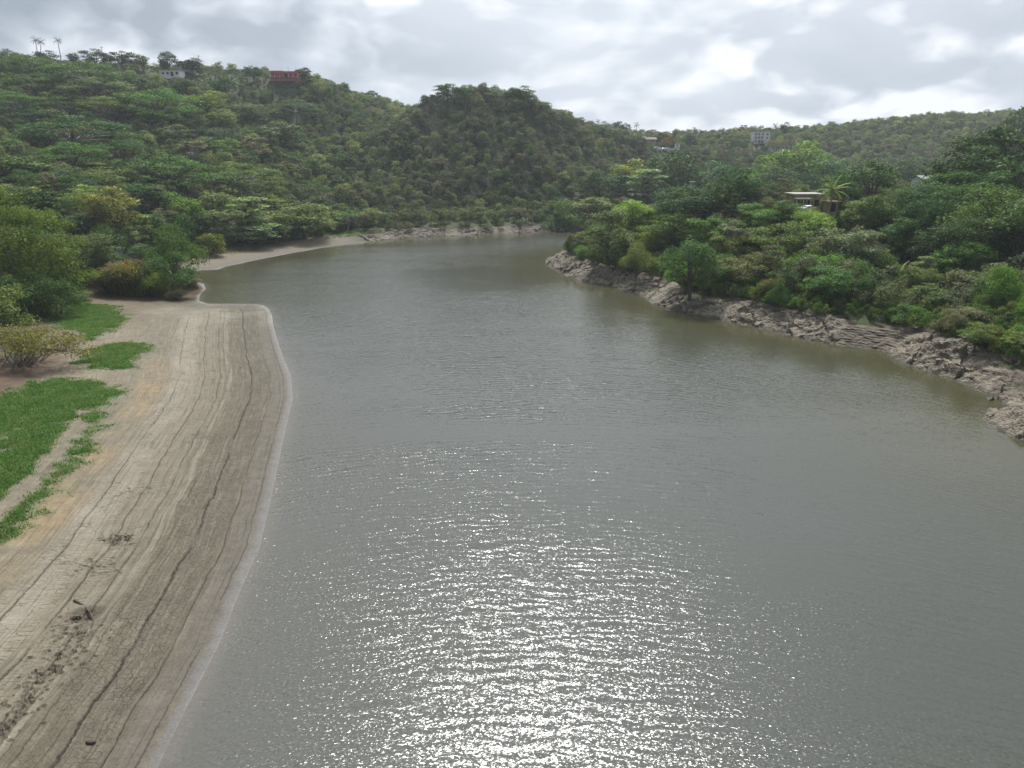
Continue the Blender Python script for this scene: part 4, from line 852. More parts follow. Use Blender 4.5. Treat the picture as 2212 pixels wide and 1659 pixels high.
n_c = filler(LB, 46, (-210, -40, 128, 300), lambda x, y, d, z: x < -40 and d > (18 if y > 190 else 7) and z > 1.5 and y > 1.02 * 128 and grass_mask(np.array([x]), np.array([y]))[0] < .05 and (d > 36 or y > 163), ['broad', 'broad', 'round', 'layered', 'bush', 'sparse', 'umbrella'], GEN, (6, 11), (.75, 1.05), .6)
n_d = filler(LB, 26, (-170, -40, 150, 300), lambda x, y, d, z: x < -40 and 5.5 < d < 30 and y > 166 , ['bush', 'bush', 'broad'], ['olive', 'grey green', 'mid green', 'golden olive'], (4, 6.5), (.6, .9), .55) if False else filler(LB, 26, (-170, -40, 150, 300), lambda x, y, d, z: x < -40 and (17 if y > 190 else 5.5) < d < 34 and y > 166, ['bush', 'bush', 'broad'], ['olive', 'grey green', 'mid green', 'golden olive'], (4, 6.5), (.6, .9), .55)
print('fillers', n_a, n_b, n_c, n_d, 'plants', len(PLANTS))
# ------------------------------------------------------------------ forest: the far-off wood on the hills, too many trees to count
def instancer(name, label, cat, pts, rot, scl, idx, tint, protos, mats=None):
    """one object of scattered plants: points that carry a copy of one of the crown shapes"""
    me = bpy.data.meshes.new(name); me.vertices.add(len(pts)); me.vertices.foreach_set('co', np.asarray(pts, np.float32).ravel())
    fattr(me, 'turn', rot); fattr(me, 'size3', scl, 'FLOAT_VECTOR'); fattr(me, 'which', idx, 'INT'); fattr(me, 'tint', tint, 'FLOAT_VECTOR')
    o = obj(name, me); tag(o, label, cat, kind='stuff')
    ng = bpy.data.node_groups.new(name + '_nodes', 'GeometryNodeTree')
    ng.interface.new_socket('Geometry', in_out='INPUT', socket_type='NodeSocketGeometry'); ng.interface.new_socket('Geometry', in_out='OUTPUT', socket_type='NodeSocketGeometry')
    N = ng.nodes; L = ng.links; gi = N.new('NodeGroupInput'); go = N.new('NodeGroupOutput'); ip = N.new('GeometryNodeInstanceOnPoints'); jn = N.new('GeometryNodeJoinGeometry')
    def na(nm, t):
        a = N.new('GeometryNodeInputNamedAttribute'); a.data_type = t; a.inputs['Name'].default_value = nm; return [s for s in a.outputs if s.enabled and s.name == 'Attribute'][0]
    for po in reversed(protos):
        oi = N.new('GeometryNodeObjectInfo'); oi.inputs['Object'].default_value = po; oi.inputs['As Instance'].default_value = False
        gti = N.new('GeometryNodeGeometryToInstance'); L.new(oi.outputs['Geometry'], gti.inputs[0]); L.new(gti.outputs[0], jn.inputs[0])
    L.new(gi.outputs[0], ip.inputs['Points']); L.new(jn.outputs[0], ip.inputs['Instance']); ip.inputs['Pick Instance'].default_value = True
    L.new(na('which', 'INT'), ip.inputs['Instance Index']); L.new(na('size3', 'FLOAT_VECTOR'), ip.inputs['Scale'])
    cx = N.new('ShaderNodeCombineXYZ'); L.new(na('turn', 'FLOAT'), cx.inputs[2]); L.new(cx.outputs[0], ip.inputs['Rotation']); L.new(ip.outputs[0], go.inputs[0])
    o.modifiers.new('scatter', 'NODES').node_group = ng
    return o
def proto_ob(name, form, seed, n, leaf, trunk=None):
    cm, Lb = crown_mesh(name, form, seed, n, leaf); cm.materials.append(M_LEAF)
    if trunk:                                    # pale limbs that show through thin crowns
        tm = trunk_mesh(name, form, Lb, seed, 16); nv = len(cm.vertices); nl = len(cm.polygons)
        a = np.empty(nv * 3, np.float32); cm.vertices.foreach_get('co', a); b = np.empty(len(tm.vertices) * 3, np.float32); tm.vertices.foreach_get('co', b)
        q = np.arange(nv).reshape(-1, 4); tq = np.empty(len(tm.polygons) * 4, np.int32); tm.loops.foreach_get('vertex_index', tq)
        me = mesh_np(name, np.concatenate([a, b]).reshape(-1, 3), np.concatenate([q, tq.reshape(-1, 4) + nv])); me.materials.append(M_LEAF); me.materials.append(trunk)
        me.polygons.foreach_set('material_index', np.r_[np.zeros(nl, np.int32), np.ones(len(tq) // 4, np.int32)]); cm = me
    return bpy.data.objects.new(name, cm)
FP = [proto_ob('wood_round', 'round', 301, 1500, .62), proto_ob('wood_broad', 'broad', 302, 1300, .62), proto_ob('wood_uneven', 'broad', 303, 1400, .6), proto_ob('wood_layered', 'layered', 304, 1300, .62),
      proto_ob('wood_flat', 'umbrella', 305, 1700, .62), proto_ob('wood_scrub', 'bush', 306, 1200, .6), proto_ob('wood_thin', 'sparse', 307, 520, .5, M_PALE), proto_ob('wood_domed', 'round', 308, 1400, .62)]
BW, BH = np.array([5.0, 4.6, 4.6, 4.9, 7.8, 5.6, 4.0, 5.0]), np.array([9.9, 9.8, 9.8, 9.8, 9.7, 5.6, 9.8, 9.9])
# far and near horizon of the terrain, to leave out what no one sees
_us = np.linspace(-1.0, 1.0, 260); _ys = np.geomspace(60, 1100, 260); _gx = np.outer(_ys, _us).ravel(); _gy = np.repeat(_ys, 260)
_hh = height(_gx, _gy).reshape(260, 260); _el = (_hh - CAMH) / (_ys[:, None] * np.sqrt(1 + _us[None, :] ** 2)); _mx = np.maximum.accumulate(_el, 0)
def seen(x, y, z):
    iu = np.clip(((x / y + 1) / 2 * 259).astype(int), 0, 259); iy = np.clip(np.searchsorted(_ys, y) - 2, 0, 259)
    return (z - CAMH) / np.hypot(x, y) > _mx[iy, iu] - 0.004
frng = np.random.default_rng(12)
def scatter_pts(cell, x0, x1, y0, y1):
    gx, gy = np.meshgrid(np.arange(x0, x1, cell), np.arange(y0, y1, cell)); gx, gy = gx.ravel(), gy.ravel()
    gx = gx + frng.uniform(-.5, .5, len(gx)) * cell; gy = gy + frng.uniform(-.5, .5, len(gy)) * cell
    k_ = (np.abs(gx) < gy * 0.86 + 12); return gx[k_], gy[k_]
CLEAR_FAR = [(unproj(365, 164, Y=440)[:2], 9), (unproj(395, 152, Y=452)[:2], 7), (unproj(612, 172, Y=468)[:2], 14), (ground_at(4, 333)[:2], 7), (unproj(1642, 308, Y=560)[:2], 9), (unproj(1690, 323, Y=545)[:2], 8), (unproj(1442, 331, Y=490)[:2], 11), (unproj(1405, 309, Y=520)[:2], 9), (unproj(1462, 316, Y=505)[:2], 4), (unproj(320, 172, Y=440)[:2], 8)]
def make_forest():
    x1, y1 = scatter_pts(4.3, -520, 330, 120, 520); x3, y3 = scatter_pts(2.9, -420, -110, 400, 500); nx1 = len(x1); x1 = np.r_[x1, x3]; y1 = np.r_[y1, y3]; low = np.r_[np.zeros(nx1, bool), np.ones(len(x3), bool)]; x2, y2 = scatter_pts(5.0, -700, 800, 420, 860)
    m2 = ~((y2 < 520) & (x2 < 330)); x = np.r_[x1, x2[m2]]; y = np.r_[y1, y2[m2]]; low = np.r_[low, np.zeros(m2.sum(), bool)]
    z, d, s, w = height(x, y, True); k_ = (d > np.where((w[2] > .5) & (y > 185), 17, np.where(y > 255, 4.0, 6.5))) & ~((w[0] > .4) & (d < 44) & (y < 165)) & seen(x, y, z + 9)
    k_ &= (y > 205) | ((x < -40) & (d > 10) & (y > 130)) | ((x > 0) & (d > 12) & (y > 90))
    x, y, z, d, low = x[k_], y[k_], z[k_], d[k_], low[k_]
    near_plant = np.zeros(len(x), bool)
    for p in PLANTS: near_plant |= np.hypot(x - p['x'], y - p['y']) < p['r'] * .62
    grs = grass_mask(x, y) > .05
    clr = np.zeros(len(x), bool)
    for (cx, cy), r in CLEAR + CLEAR_FAR:
        L = math.hypot(cx, cy); t = (x * cx + y * cy) / L; side = np.abs(x * cy - y * cx) / L
        clr |= (np.hypot(x - cx, y - cy) < r) | ((t > L - (22 if L < 250 else 13 if L < 480 else 26)) & (t < L) & (side < r * .8))
    clr2 = clr & (np.hypot(x, y) > 300) & (frng.random(len(x)) < .9); small_ = clr2.copy(); k_ = ~(near_plant | (clr & ~clr2) | grs); small_ = (small_ | low)[k_]; x, y, z, d = x[k_], y[k_], z[k_], d[k_]
    n = len(x); big = pn(x / 60, y / 60, 61); mid_ = pn(x / 24, y / 24, 62); r = frng.random(n)
    left = x < -70 - (y - 300) * .12; far = y > 470
    idx = np.select([r < .16, r < .42, r < .62, r < .70, r < np.where(left, .80, .73), r < .86, r < .93], [0, 1, 2, 3, 4, 5, 6], 7)
    dry = np.clip(.34 + .5 * big + .25 * mid_, .05, .85) * np.where(left, .7, 1.55); idx = np.where((frng.random(n) < dry * .28), 6, idx)
    pal = {'g': ['mid green', 'deep green', 'mid green', 'olive', 'dark green', 'yellow green'], 'd': ['olive', 'grey green', 'dry brown', 'olive', 'grey green', 'deep green', 'dry brown']}
    tg = np.array([TINT[c] for c in pal['g']])[frng.integers(0, 6, n)]; td = np.array([TINT[c] for c in pal['d']])[frng.integers(0, 7, n)]
    tint = np.where((frng.random(n) < dry)[:, None], td, tg); tint = np.where((idx == 6)[:, None], np.array([.10, .088, .066]) * frng.uniform(.75, 1.2, (n, 1)), tint)
    gl = tint @ np.array([.3, .6, .1]); valley = (x > 62) & (y < 530) & (y > 235); gk = np.where(left, .22, np.where(far & ~valley, .36, .38))[:, None]; tint = tint * (1 - gk) + gk * gl[:, None] * np.array([1.05, 1.0, .78]); tint = tint * np.where(valley, .86, np.where(far, 1.42, np.where(left, 1.12, 1.15)))[:, None]  # distance haze put into tints: greyer and paler far off; valley shade darkened in
    tint = tint * frng.uniform(.8, 1.2, (n, 1)) * frng.uniform(.92, 1.08, (n, 3))
    bigl = left & (y < 400) & (y > 170); wd = frng.uniform(5.0, 9.0, n) * np.where(bigl, 1.4, 1.0) * np.where(idx == 4, 1.55, 1.0) * np.where(idx == 6, .85, 1) * np.where(y > 330, .95, .9) * np.clip(1 + .35 * mid_, .7, 1.3)
    tall_k = 1.0; wd = np.where(small_, frng.uniform(1.8, 3.2, n), wd); scrub = ((y > 425) & (x < -150) & (y < 490)) | ((d < 12)); wd = np.where(scrub, wd * .62, wd); ridge_ = (x < -150) & (y > 400) & (y < 492) & ((z - CAMH) / np.hypot(x, y) > _mx.max(0)[np.clip(((x / y + 1) / 2 * 259).astype(int), 0, 259)] - .022); crest = (x < -135) & (y > 415) & (y < 500) & ((z - CAMH) / np.hypot(x, y) > _mx.max(0)[np.clip(((x / y + 1) / 2 * 259).astype(int), 0, 259)] - .016); wd = np.where(crest, frng.uniform(1.1, 2.3, n), wd)
    # open pasture below the ridge houses: only a few low bushes
    past = np.hypot((x - unproj(330, 172, Y=435)[0]) / 20, (y - 435) / 14) < 1; wd = np.where(past, wd * .5, wd)
    tall = wd * frng.uniform(.75, 1.1, n) * np.where(idx == 4, .62, 1) * np.where(idx == 5, .8, 1); tall = np.minimum(tall, 10.5); thin_ = bigl & (frng.random(n) < .42); wd = np.where(thin_, wd * .45, wd); tall = np.where(thin_, tall * .45, tall)
    sx = wd / (2 * BW[idx]); sz = tall / BH[idx]
    instancer('forest', 'mixed dry and green forest covering the hills behind the lake', 'forest', np.stack([x, y, z - .4], 1), frng.uniform(0, 6.28, n), np.stack([sx, sx, sz], 1), idx, tint, FP)
    print('forest', n)
make_forest()
def make_under():
    x1, y1 = scatter_pts(1.7, 8, 140, 58, 225); x2, y2 = scatter_pts(2.2, -190, -45, 140, 300); x = np.r_[x1, x2]; y = np.r_[y1, y2]
    z, d, s, w = height(x, y, True); k_ = np.where(x > 0, d > 6.3 + 1.2 * pn(x / 5, y / 5, 4), (d > np.where(y < 190, 7, 18)) & ((d > 40) | (y > 163))) & (w[0] < .9) | ((x < 0) & (d > 42))
    k_ &= grass_mask(x, y) < .05; k_ &= seen(x, y, z + 3); k_ &= ~((np.hypot(x - STEP[0], y - STEP[1]) < 6) & (d < 8.2))
    for (cx, cy), r in CLEAR: k_ &= np.hypot(x - cx, y - cy) > r * .8
    x, y, z = x[k_], y[k_], z[k_]; n = len(x)
    tint = np.array([TINT[c] for c in ['mid green', 'olive', 'deep green', 'mid green', 'bright green', 'yellow green', 'grey green']])[frng.integers(0, 7, n)] * frng.uniform(.7, 1.1, (n, 1))
    wd = frng.uniform(1.6, 3.4, n); sx = wd / 11.2; sz = wd * frng.uniform(.55, .95, n) / 5.6
    instancer('undergrowth', 'low tangled undergrowth filling the ground between trees and shore', 'undergrowth', np.stack([x, y, z - .1], 1), frng.uniform(0, 6.28, n), np.stack([sx, sx, sz], 1), np.zeros(n), tint,
              [proto_ob('scrub_clump', 'bush', 401, 620, .85)])
    print('undergrowth', n)
make_under()

# ------------------------------------------------------------------ grass on the drained shelf
def make_grass():
    n = 900000; x = frng.uniform(-118, -38, n); y = np.where(frng.random(n) < .86, frng.uniform(42, 160, n), frng.uniform(160, 300, n)); k_ = (x / y > -.86) & (frng.random(n) < np.clip(95 / y, 0, 1) ** 1.0)
    x, y = x[k_], y[k_]; m = grass_mask(x, y); k_ = (frng.random(len(x)) < m ** 1.6 * np.clip(.62 + 1.3 * fbm(x / 2.2, y / 2.2, 3, 95), .12, 1)) & (m > .06); x, y, m = x[k_], y[k_], m[k_]
    x = np.repeat(x, 4) + frng.normal(size=len(x) * 4) * .18; y = np.repeat(y, 4) + frng.normal(size=len(y) * 4) * .18; m = np.repeat(m, 4)
    z = height(x, y); n = len(x); h = frng.uniform(.12, .30, n) * (.6 + .7 * m) * np.clip(1 + .5 * pn(x / 2.5, y / 2.5, 71), .5, 1.6); a = frng.uniform(0, 6.28, n); wd = frng.uniform(.03, .06, n) * (1 + y / 150)
    c = np.stack([x, y, z - .03], 1); sd = np.stack([np.cos(a), np.sin(a), 0 * a], 1) * wd[:, None]
    lean = np.stack([frng.normal(size=n) * .35, frng.normal(size=n) * .35, np.ones(n)], 1) * h[:, None]
    v = np.stack([c - sd, c + sd, c + lean * .65 + sd * .8, c + lean], 1).reshape(-1, 3)
    me = mesh_np('grass', v, np.arange(len(v)).reshape(-1, 4))
    def fn(k, b):
        r = k.geo('Random Per Island'); p = k.geo(); n_ = k.noise(p, .5, 5, .68)
        c = k.ramp(n_, [(.3, (.085, .170, .06)), (.48, (.13, .22, .085)), (.6, (.175, .24, .11)), (.74, (.20, .215, .115))]); c = k.scale(c, k.math('ADD', .7, k.math('MULTIPLY', r, .6)))
        k.l.new(c, b.inputs['Base Color']); b.inputs['Roughness'].default_value = .6
        tr = k.new('ShaderNodeBsdfTranslucent'); k.l.new(k.vmath('MULTIPLY', c, (1.1, 1.2, .6)), tr.inputs[0]); mx = k.new('ShaderNodeMixShader'); mx.inputs[0].default_value = .5
        k.l.new(b.outputs[0], mx.inputs[1]); k.l.new(tr.outputs[0], mx.inputs[2]); k.l.new(mx.outputs[0], k.t.nodes['Material Output'].inputs[0])
    tag(obj('grass', me, material('meadow_grass', fn)), 'short bright green grass growing in patches on the mud shelf', 'grass', kind='stuff')
    print('grass', n)
make_grass()
# ------------------------------------------------------------------ things on the shore
def bushy_dead():
    g = ground_at(40, 800); o = thing('dead_bush', 'half dead bush with yellowing leaves and bare pale branches beside the grass', 'bush', (g[0] - 1.5, g[1] + 3, g[2] - .1), 0, (1.3, 1.2, 1.25))
    rs = np.random.default_rng(91); L = [((rs.uniform(-7.2, 7.2), rs.uniform(-3.5, 3.5), 0), (1.3, 1.3, .45)) for _ in range(34)]
    L = [((c[0], c[1], (4.6 * math.sqrt(max(.02, 1 - (c[0] / 7.8) ** 2 - (c[1] / 5) ** 2))) * rs.uniform(.45, 1.0) + .4), r) for c, r in L]
    cs = []; 
    for c, r in L: cs.append(rs.normal(size=(150, 3)) * np.array(r) * .62 + np.array(c))
    cs = np.concatenate(cs); v = leaf_quads(cs, unit(rs.normal(size=cs.shape) + np.array([0, 0, .9])), np.full(len(cs), .27), .6, rs, .1)
    me = mesh_np('dead_bush_leaves', v, np.arange(len(v)).reshape(-1, 4)); me.materials.append(M_LEAF); c = obj('leaves', me, None, o); c['tint'] = [.21, .20, .065]
    segs = []
    for cc, r in L:
        segs.append(limb((rs.normal() * .9, rs.normal() * .9, -.2), cc, .10, .025, rs, 7, .25, .9))
    for _ in range(60):
        cc = L[rs.integers(len(L))][0]; e = (cc[0] + rs.normal() * 1.3 + .5, cc[1] + rs.normal() * 1.2, max(.1, cc[2] + rs.normal() * .9 - .5)); segs.append(limb(cc, e, .035, .012, rs, 4, .1))
    obj('branches', tubes('dead_branches', segs, 4), M_PALE, o)
bushy_dead()
def cane_clump():
    g = ground_at(262, 642); o = thing('cane_clump', 'tall clump of drooping canes with rusty orange tips beside the lime green bush', 'plant', (g[0], g[1] + 5, g[2] - .1)); rs = np.random.default_rng(92)
    def blades(n, rr, h0, h1, tint, nm):
        V = []; Q = []; n0 = 0
        for i in range(n):
            a = rs.uniform(0, 6.28); r = rr * math.sqrt(rs.random()); b = np.array([r * math.cos(a) * 1.15, r * math.sin(a) * .8, 0]); H = rs.uniform(h0, h1) * (1 - .45 * (r / rr) ** 2); out = rs.uniform(.2, .45) * H + .35 * r; aa = a + rs.normal() * .5
            t = np.linspace(0, 1, 7)[:, None]; p = b + np.array([math.cos(aa), math.sin(aa), 0]) * out * t ** 1.8 + np.array([0, 0, 1]) * H * (1.25 * t - .52 * t ** 3.2)
            sd = np.array([-math.sin(aa), math.cos(aa), 0]) * .13 * (1 - .75 * t); q = np.concatenate([p - sd, p + sd]); V.append(q)
            for j in range(6): Q.append((n0 + j, n0 + 7 + j, n0 + 8 + j, n0 + j + 1))
            n0 += 14
        me = mesh_np(nm, np.concatenate(V), np.array(Q)); me.materials.append(M_LEAF); return me
    c = obj('canes', blades(1900, 5.2, 5.5, 9.6, 0, 'cane_blades'), None, o); c['tint'] = [.115, .125, .036]
    c = obj('tips', blades(380, 4.2, 9.0, 10.4, 0, 'cane_tips'), None, o); c['tint'] = [.215, .15, .036]
cane_clump()
def wood_mat(c1, c2):
    return bark_mat(c1, c2)
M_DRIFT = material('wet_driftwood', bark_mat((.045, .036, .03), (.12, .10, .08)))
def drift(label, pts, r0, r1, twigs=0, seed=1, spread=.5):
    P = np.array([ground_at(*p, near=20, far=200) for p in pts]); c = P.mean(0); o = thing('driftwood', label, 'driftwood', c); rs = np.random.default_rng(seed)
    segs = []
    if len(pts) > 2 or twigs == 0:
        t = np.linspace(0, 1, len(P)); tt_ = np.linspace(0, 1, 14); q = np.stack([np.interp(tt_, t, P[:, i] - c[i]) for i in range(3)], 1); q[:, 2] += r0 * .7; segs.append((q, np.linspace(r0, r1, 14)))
    obj('shade_ridge', tubes('edge_shade_ridge', segs, 7), M_DRIFT, o) if segs else None
    tw = []
    for _ in range(twigs):
        a = rs.uniform(0, 6.28); b = np.array([rs.normal() * spread, rs.normal() * spread * .6, .05]); L = rs.uniform(.3, .9); tw.append(limb(b, b + np.array([math.cos(a) * L, math.sin(a) * L, rs.uniform(.02, .28)]), .035, .012, rs, 5, .05))
    if tw: obj('twigs', tubes('drift_twigs', tw, 5), M_DRIFT, o)
drift('dark curved ridge standing for the shade of a slumped mud edge', [(161, 1298), (183, 1311), (196, 1326), (203, 1344), (198, 1360)], .10, .06, 9, 3, .5)  # ridge added in place of the shade under a slumped mud edge
drift('small heap of dark twigs on the mud beside the pale strip', [(245, 1165), (268, 1168)], .05, .03, 34, 4, .55)
def stone():
    g = ground_at(196, 1606, 20, 100); th = np.linspace(0, 6.283, 15)[:-1]; rs = np.random.default_rng(6); V = []; Q = []
    for j, (rr, zz) in enumerate([(.9, -.1), (1.0, .06), (.92, .15), (.6, .2)]):
        for t in th: V.append((.30 * rr * math.cos(t) * (1 + .1 * math.sin(3 * t)), .14 * rr * math.sin(t), zz + rs.normal() * .008))
    for j in range(3):
        for i in range(14): Q.append((j * 14 + i, j * 14 + (i + 1) % 14, (j + 1) * 14 + (i + 1) % 14, (j + 1) * 14 + i))
    V.append((0, 0, .21)); T = [(42 + i, 42 + (i + 1) % 14, 56) for i in range(14)]
    o = obj('stone', mesh_np('stone', V, Q, T, True), M_DRIFT, None, (g[0], g[1], g[2])); tag(o, 'flat dark stone on the mud near the bottom edge', 'stone')
stone()

# ------------------------------------------------------------------ houses
def plain(c, var=.12, rough=.8, scale=1.2):
    def fn(k, b):
        pos = k.new('ShaderNodeTexCoord').outputs['Object']; n = k.noise(k.vmath('MULTIPLY', pos, (1, 1, .45)), scale, 6, .65, .4)
        k.l.new(k.mix(1.0, (*c, 1), k.ramp(n, [(.3, (1 - 2.2 * var,) * 3), (.6, (1, 1, 1)), (.8, (1 + var,) * 3)]), 'MULTIPLY'), b.inputs['Base Color']); b.inputs['Roughness'].default_value = rough
    return fn
M_WHITE = material('white_wall_paint', plain((.82, .82, .81), .05)); M_CREAM = material('aged_concrete', plain((.42, .40, .36), .2)); M_RED = material('coral_red_paint', plain((.76, .25, .20))); M_REDROOF = material('rust_red_roof', plain((.50, .12, .09), .2))
M_DARK = material('dark_opening', plain((.025, .027, .03), .1, .3)); M_YEL = material('ochre_wall_paint', plain((.40, .325, .17), .2)); M_BROWN = material('brown_roof', plain((.17, .075, .05), .2)); M_BLUE = material('blue_wall_paint', plain((.10, .17, .24)))
M_GREY = material('grey_roof_sheet', plain((.30, .31, .32), .2)); M_SHED = material('blue_grey_sheet', plain((.33, .37, .44), .12)); M_BEIGE = material('beige_wall', plain((.50, .45, .38))); M_POLE = material('weathered_pole', bark_mat((.09, .08, .07), (.17, .155, .14)))
M_TERR = material('terracotta_roof', plain((.27, .19, .16), .25)); M_GLASS = material('window_glass', plain((.03, .04, .05), .1, .1))
def boxes(name, bl, mat, parent, taper=None):
    """one mesh of separate closed boxes (x0, y0, z0, x1, y1, z1)"""
    V = []; Q = []
    for x0, y0, z0, x1, y1, z1 in bl:
        n = len(V); V += [(x0, y0, z0), (x1, y0, z0), (x1, y1, z0), (x0, y1, z0), (x0, y0, z1), (x1, y0, z1), (x1, y1, z1), (x0, y1, z1)]
        Q += [(n, n + 3, n + 2, n + 1), (n + 4, n + 5, n + 6, n + 7), (n, n + 1, n + 5, n + 4), (n + 1, n + 2, n + 6, n + 5), (n + 2, n + 3, n + 7, n + 6), (n + 3, n, n + 4, n + 7)]
    o = obj(name, mesh_np(name, V, Q), mat, parent); return o
def wall_with_holes(w, h, holes, th=.2, y=0.0, z0=0.0):
    """front wall as boxes round its openings; holes (x0, z0, x1, z1)"""
    xs = sorted({0, w, *[q[0] for q in holes], *[q[2] for q in holes]}); zs = sorted({z0, h, *[q[1] for q in holes], *[q[3] for q in holes]}); out = []
    for a, b in zip(xs[:-1], xs[1:]):
        for c, d in zip(zs[:-1], zs[1:]):
            mx, mz = (a + b) / 2, (c + d) / 2
            if not any(q[0] < mx < q[2] and q[1] < mz < q[3] for q in holes): out.append((a, y, c, b, y + th, d))
    return out
def house(name, label, px, py, Y, w, depth, h, holes, wall, roof, roof_th=.22, over=.35, rz=0.0, cat='house', ground=None, roofkind='flat', doors=()):
    """house whose front left foot stands at a frame point; front towards the lake"""
    p = unproj(px, py, Y=Y); z = p[2] if ground is None else ground
    o = thing(name, label, cat, (p[0], p[1], z - .05), rz)
    b = wall_with_holes(w, h, list(holes) + list(doors)) + [(0, .2, -2, .2, depth, h), (w - .2, .2, -2, w, depth, h), (.2, depth - .2, -2, w - .2, depth, h), (0, 0, -2, w, .2, -.002)]
    boxes('wall', b, wall, o)
    boxes('floor_slab', [(.2, .2, -.3, w - .2, depth - .2, -.1)], M_CREAM, o)
    for q in holes:
        f = boxes('window', [(q[0], .10, q[1], q[0] + .07, .17, q[3]), (q[2] - .07, .10, q[1], q[2], .17, q[3]), (q[0] + .07, .10, q[3] - .07, q[2] - .07, .17, q[3]), (q[0] + .07, .10, q[1], q[2] - .07, .17, q[1] + .07)], wall, o)
        boxes('pane', [(q[0] + .07, .13, q[1] + .07, q[2] - .07, .15, q[3] - .07)], M_GLASS, f)
    for q in doors: boxes('door', [(q[0], .1, q[1], q[2], .16, q[3])], M_DARK, o)
    if roofkind == 'flat':
        boxes('roof', [(-over, -over, h + .002, w + over, depth + over, h + roof_th)], roof, o)
    elif roofkind == 'gable':
        rise = w * .16 if w < depth else depth * .24; V = []; Q = []
        if True:      # ridge runs along the front
            for yy, zz in ((-over, h - .1), (depth / 2, h + rise), (depth + over, h - .1)):
                for xx in (-over, w + over): V += [(xx, yy, zz + .02), (xx, yy, zz + .16)]
            # corners: row r has (l-low, l-top, r-low, r-top)
            for r in (0, 1):
                a = r * 4; c = a + 4; Q += [(a + 1, a + 3, c + 3, c + 1), (a, c, c + 2, a + 2), (a, a + 1, c + 1, c), (a + 2, c + 2, c + 3, a + 3)]
            Q += [(0, 2, 3, 1), (8, 9, 11, 10)]
            obj('roof', mesh_np('gable_roof', V, Q), roof, o)
            T = [(0, 0, h), (0, depth, h), (0, depth / 2, h + rise - .02), (w, 0, h), (w, depth, h), (w, depth / 2, h + rise - .02)]
            obj('gable', mesh_np('gable_wall', T, None, [(0, 2, 1), (3, 4, 5)]), wall, o)
    elif roofkind == 'vault':
        n = 10; V = []; Q = []; th = np.linspace(0, math.pi, n + 1)
        for yy in (-.3, depth + .3):
            for t in th: V.append((w / 2 - (w / 2 + .15) * math.cos(t), yy, h + w * .30 * math.sin(t)))
        for i in range(n): Q.append((i, i + 1, n + 2 + i, n + 1 + i))
        V += [(w / 2, -.3, h), (w / 2, depth + .3, h)]; c0 = 2 * n + 2
        T = [(c0, i + 1, i) for i in range(n)] + [(c0 + 1, n + 1 + i, n + 2 + i) for i in range(n)]
        obj('roof', mesh_np('vault_roof', V, Q, T, True), roof, o)
    return o
# red house on the ridge
o = house('red_house', 'long red house with dark verandah on the left ridge', 585, 167.0, 466, 16.6, 7, 3.1, [(1.2, .9, 3.0, 2.0), (4.2, .9, 5.8, 2.0), (11.4, .8, 12.8, 1.9), (14.2, .8, 15.8, 1.9)], M_RED, M_REDROOF, .35, .5, 0.02, doors=[(7.4, 0, 10.0, 2.2)])
boxes('verandah', [(-.2, -2.2, 2.05, 17.2, -.52, 2.25), (-.2, -2.2, -.5, 17.2, -.002, -.15)], M_REDROOF, o)
for i in range(7): boxes('post', [(i * 2.78, -2.1, -.148, i * 2.78 + .22, -1.88, 2.048)], M_WHITE, o)
boxes('parapet', [(.2, -.1, 3.452, 7.6, 6.5, 3.8)], M_RED, o); boxes('aerial', [(10.0, 3, 3.452, 10.12, 3.12, 6.6), (14.6, 3, 3.452, 14.72, 3.12, 6.0)], M_POLE, o)
house('ridge_house', 'lower pale ridge house with a row of dark openings', 347, 164.5, 440, 11.0, 7, 3.1, [(.8, .9, 2.2, 2.3), (3.4, .9, 4.9, 2.3), (8.6, .9, 10.2, 2.3)], M_WHITE, M_CREAM, .3, .4, doors=[(5.8, 0, 7.4, 2.4)])
house('ridge_house', 'upper grey white ridge house behind the tall dark round tree', 381, 148, 452, 8.2, 6, 3.6, [(.8, 1, 2.1, 2.3), (5.6, 1, 7.0, 2.3)], M_CREAM, M_GREY, .3, .3, doors=[(3.2, 0, 4.4, 2.3)])
house('shed', 'blue grey metal shed at the left edge of the hill', -32, 337, ground_at(4, 334)[1], 9.0, 6, 2.9, [(2, 1, 3.4, 2)], M_SHED, M_GREY, .15, .25, -.1, 'shed', roofkind='gable')
# small house in the trees on the left
g = ground_at(228, 546); hz = H1(g[0], g[1])
o = house('small_house', 'small blue walled house with white flat roof among the trees', 205, 546, g[1], 5.4, 5, 3.4, [(3.0, .9, 4.3, 2.3)], M_BLUE, M_WHITE, .3, .35, .08, doors=[(1.0, 0, 2.0, 2.2)])
V = [(1.9, -2.6, 2.5), (5.9, -2.6, 2.5), (5.9, -.36, 3.5), (1.9, -.36, 3.5), (1.9, -2.6, 2.62), (5.9, -2.6, 2.62), (5.9, -.36, 3.62), (1.9, -.36, 3.62)]
obj('porch_roof', mesh_np('porch_roof', V, [(0, 3, 2, 1), (4, 5, 6, 7), (0, 1, 5, 4), (1, 2, 6, 5), (2, 3, 7, 6), (3, 0, 4, 7)]), M_BROWN, o)
for xx in (2.1, 3.9, 5.6): boxes('post', [(xx, -2.5, -1, xx + .13, -2.37, 2.52)], M_WHITE, o)
house('shed', 'pale roofed shed half hidden beside the huge sunlit tree', 108, 528, g[1] + 3, 5.0, 4, 2.6, [(3.2, .9, 4.3, 1.9)], M_CREAM, M_WHITE, .15, .3, .12, 'shed', roofkind='gable')
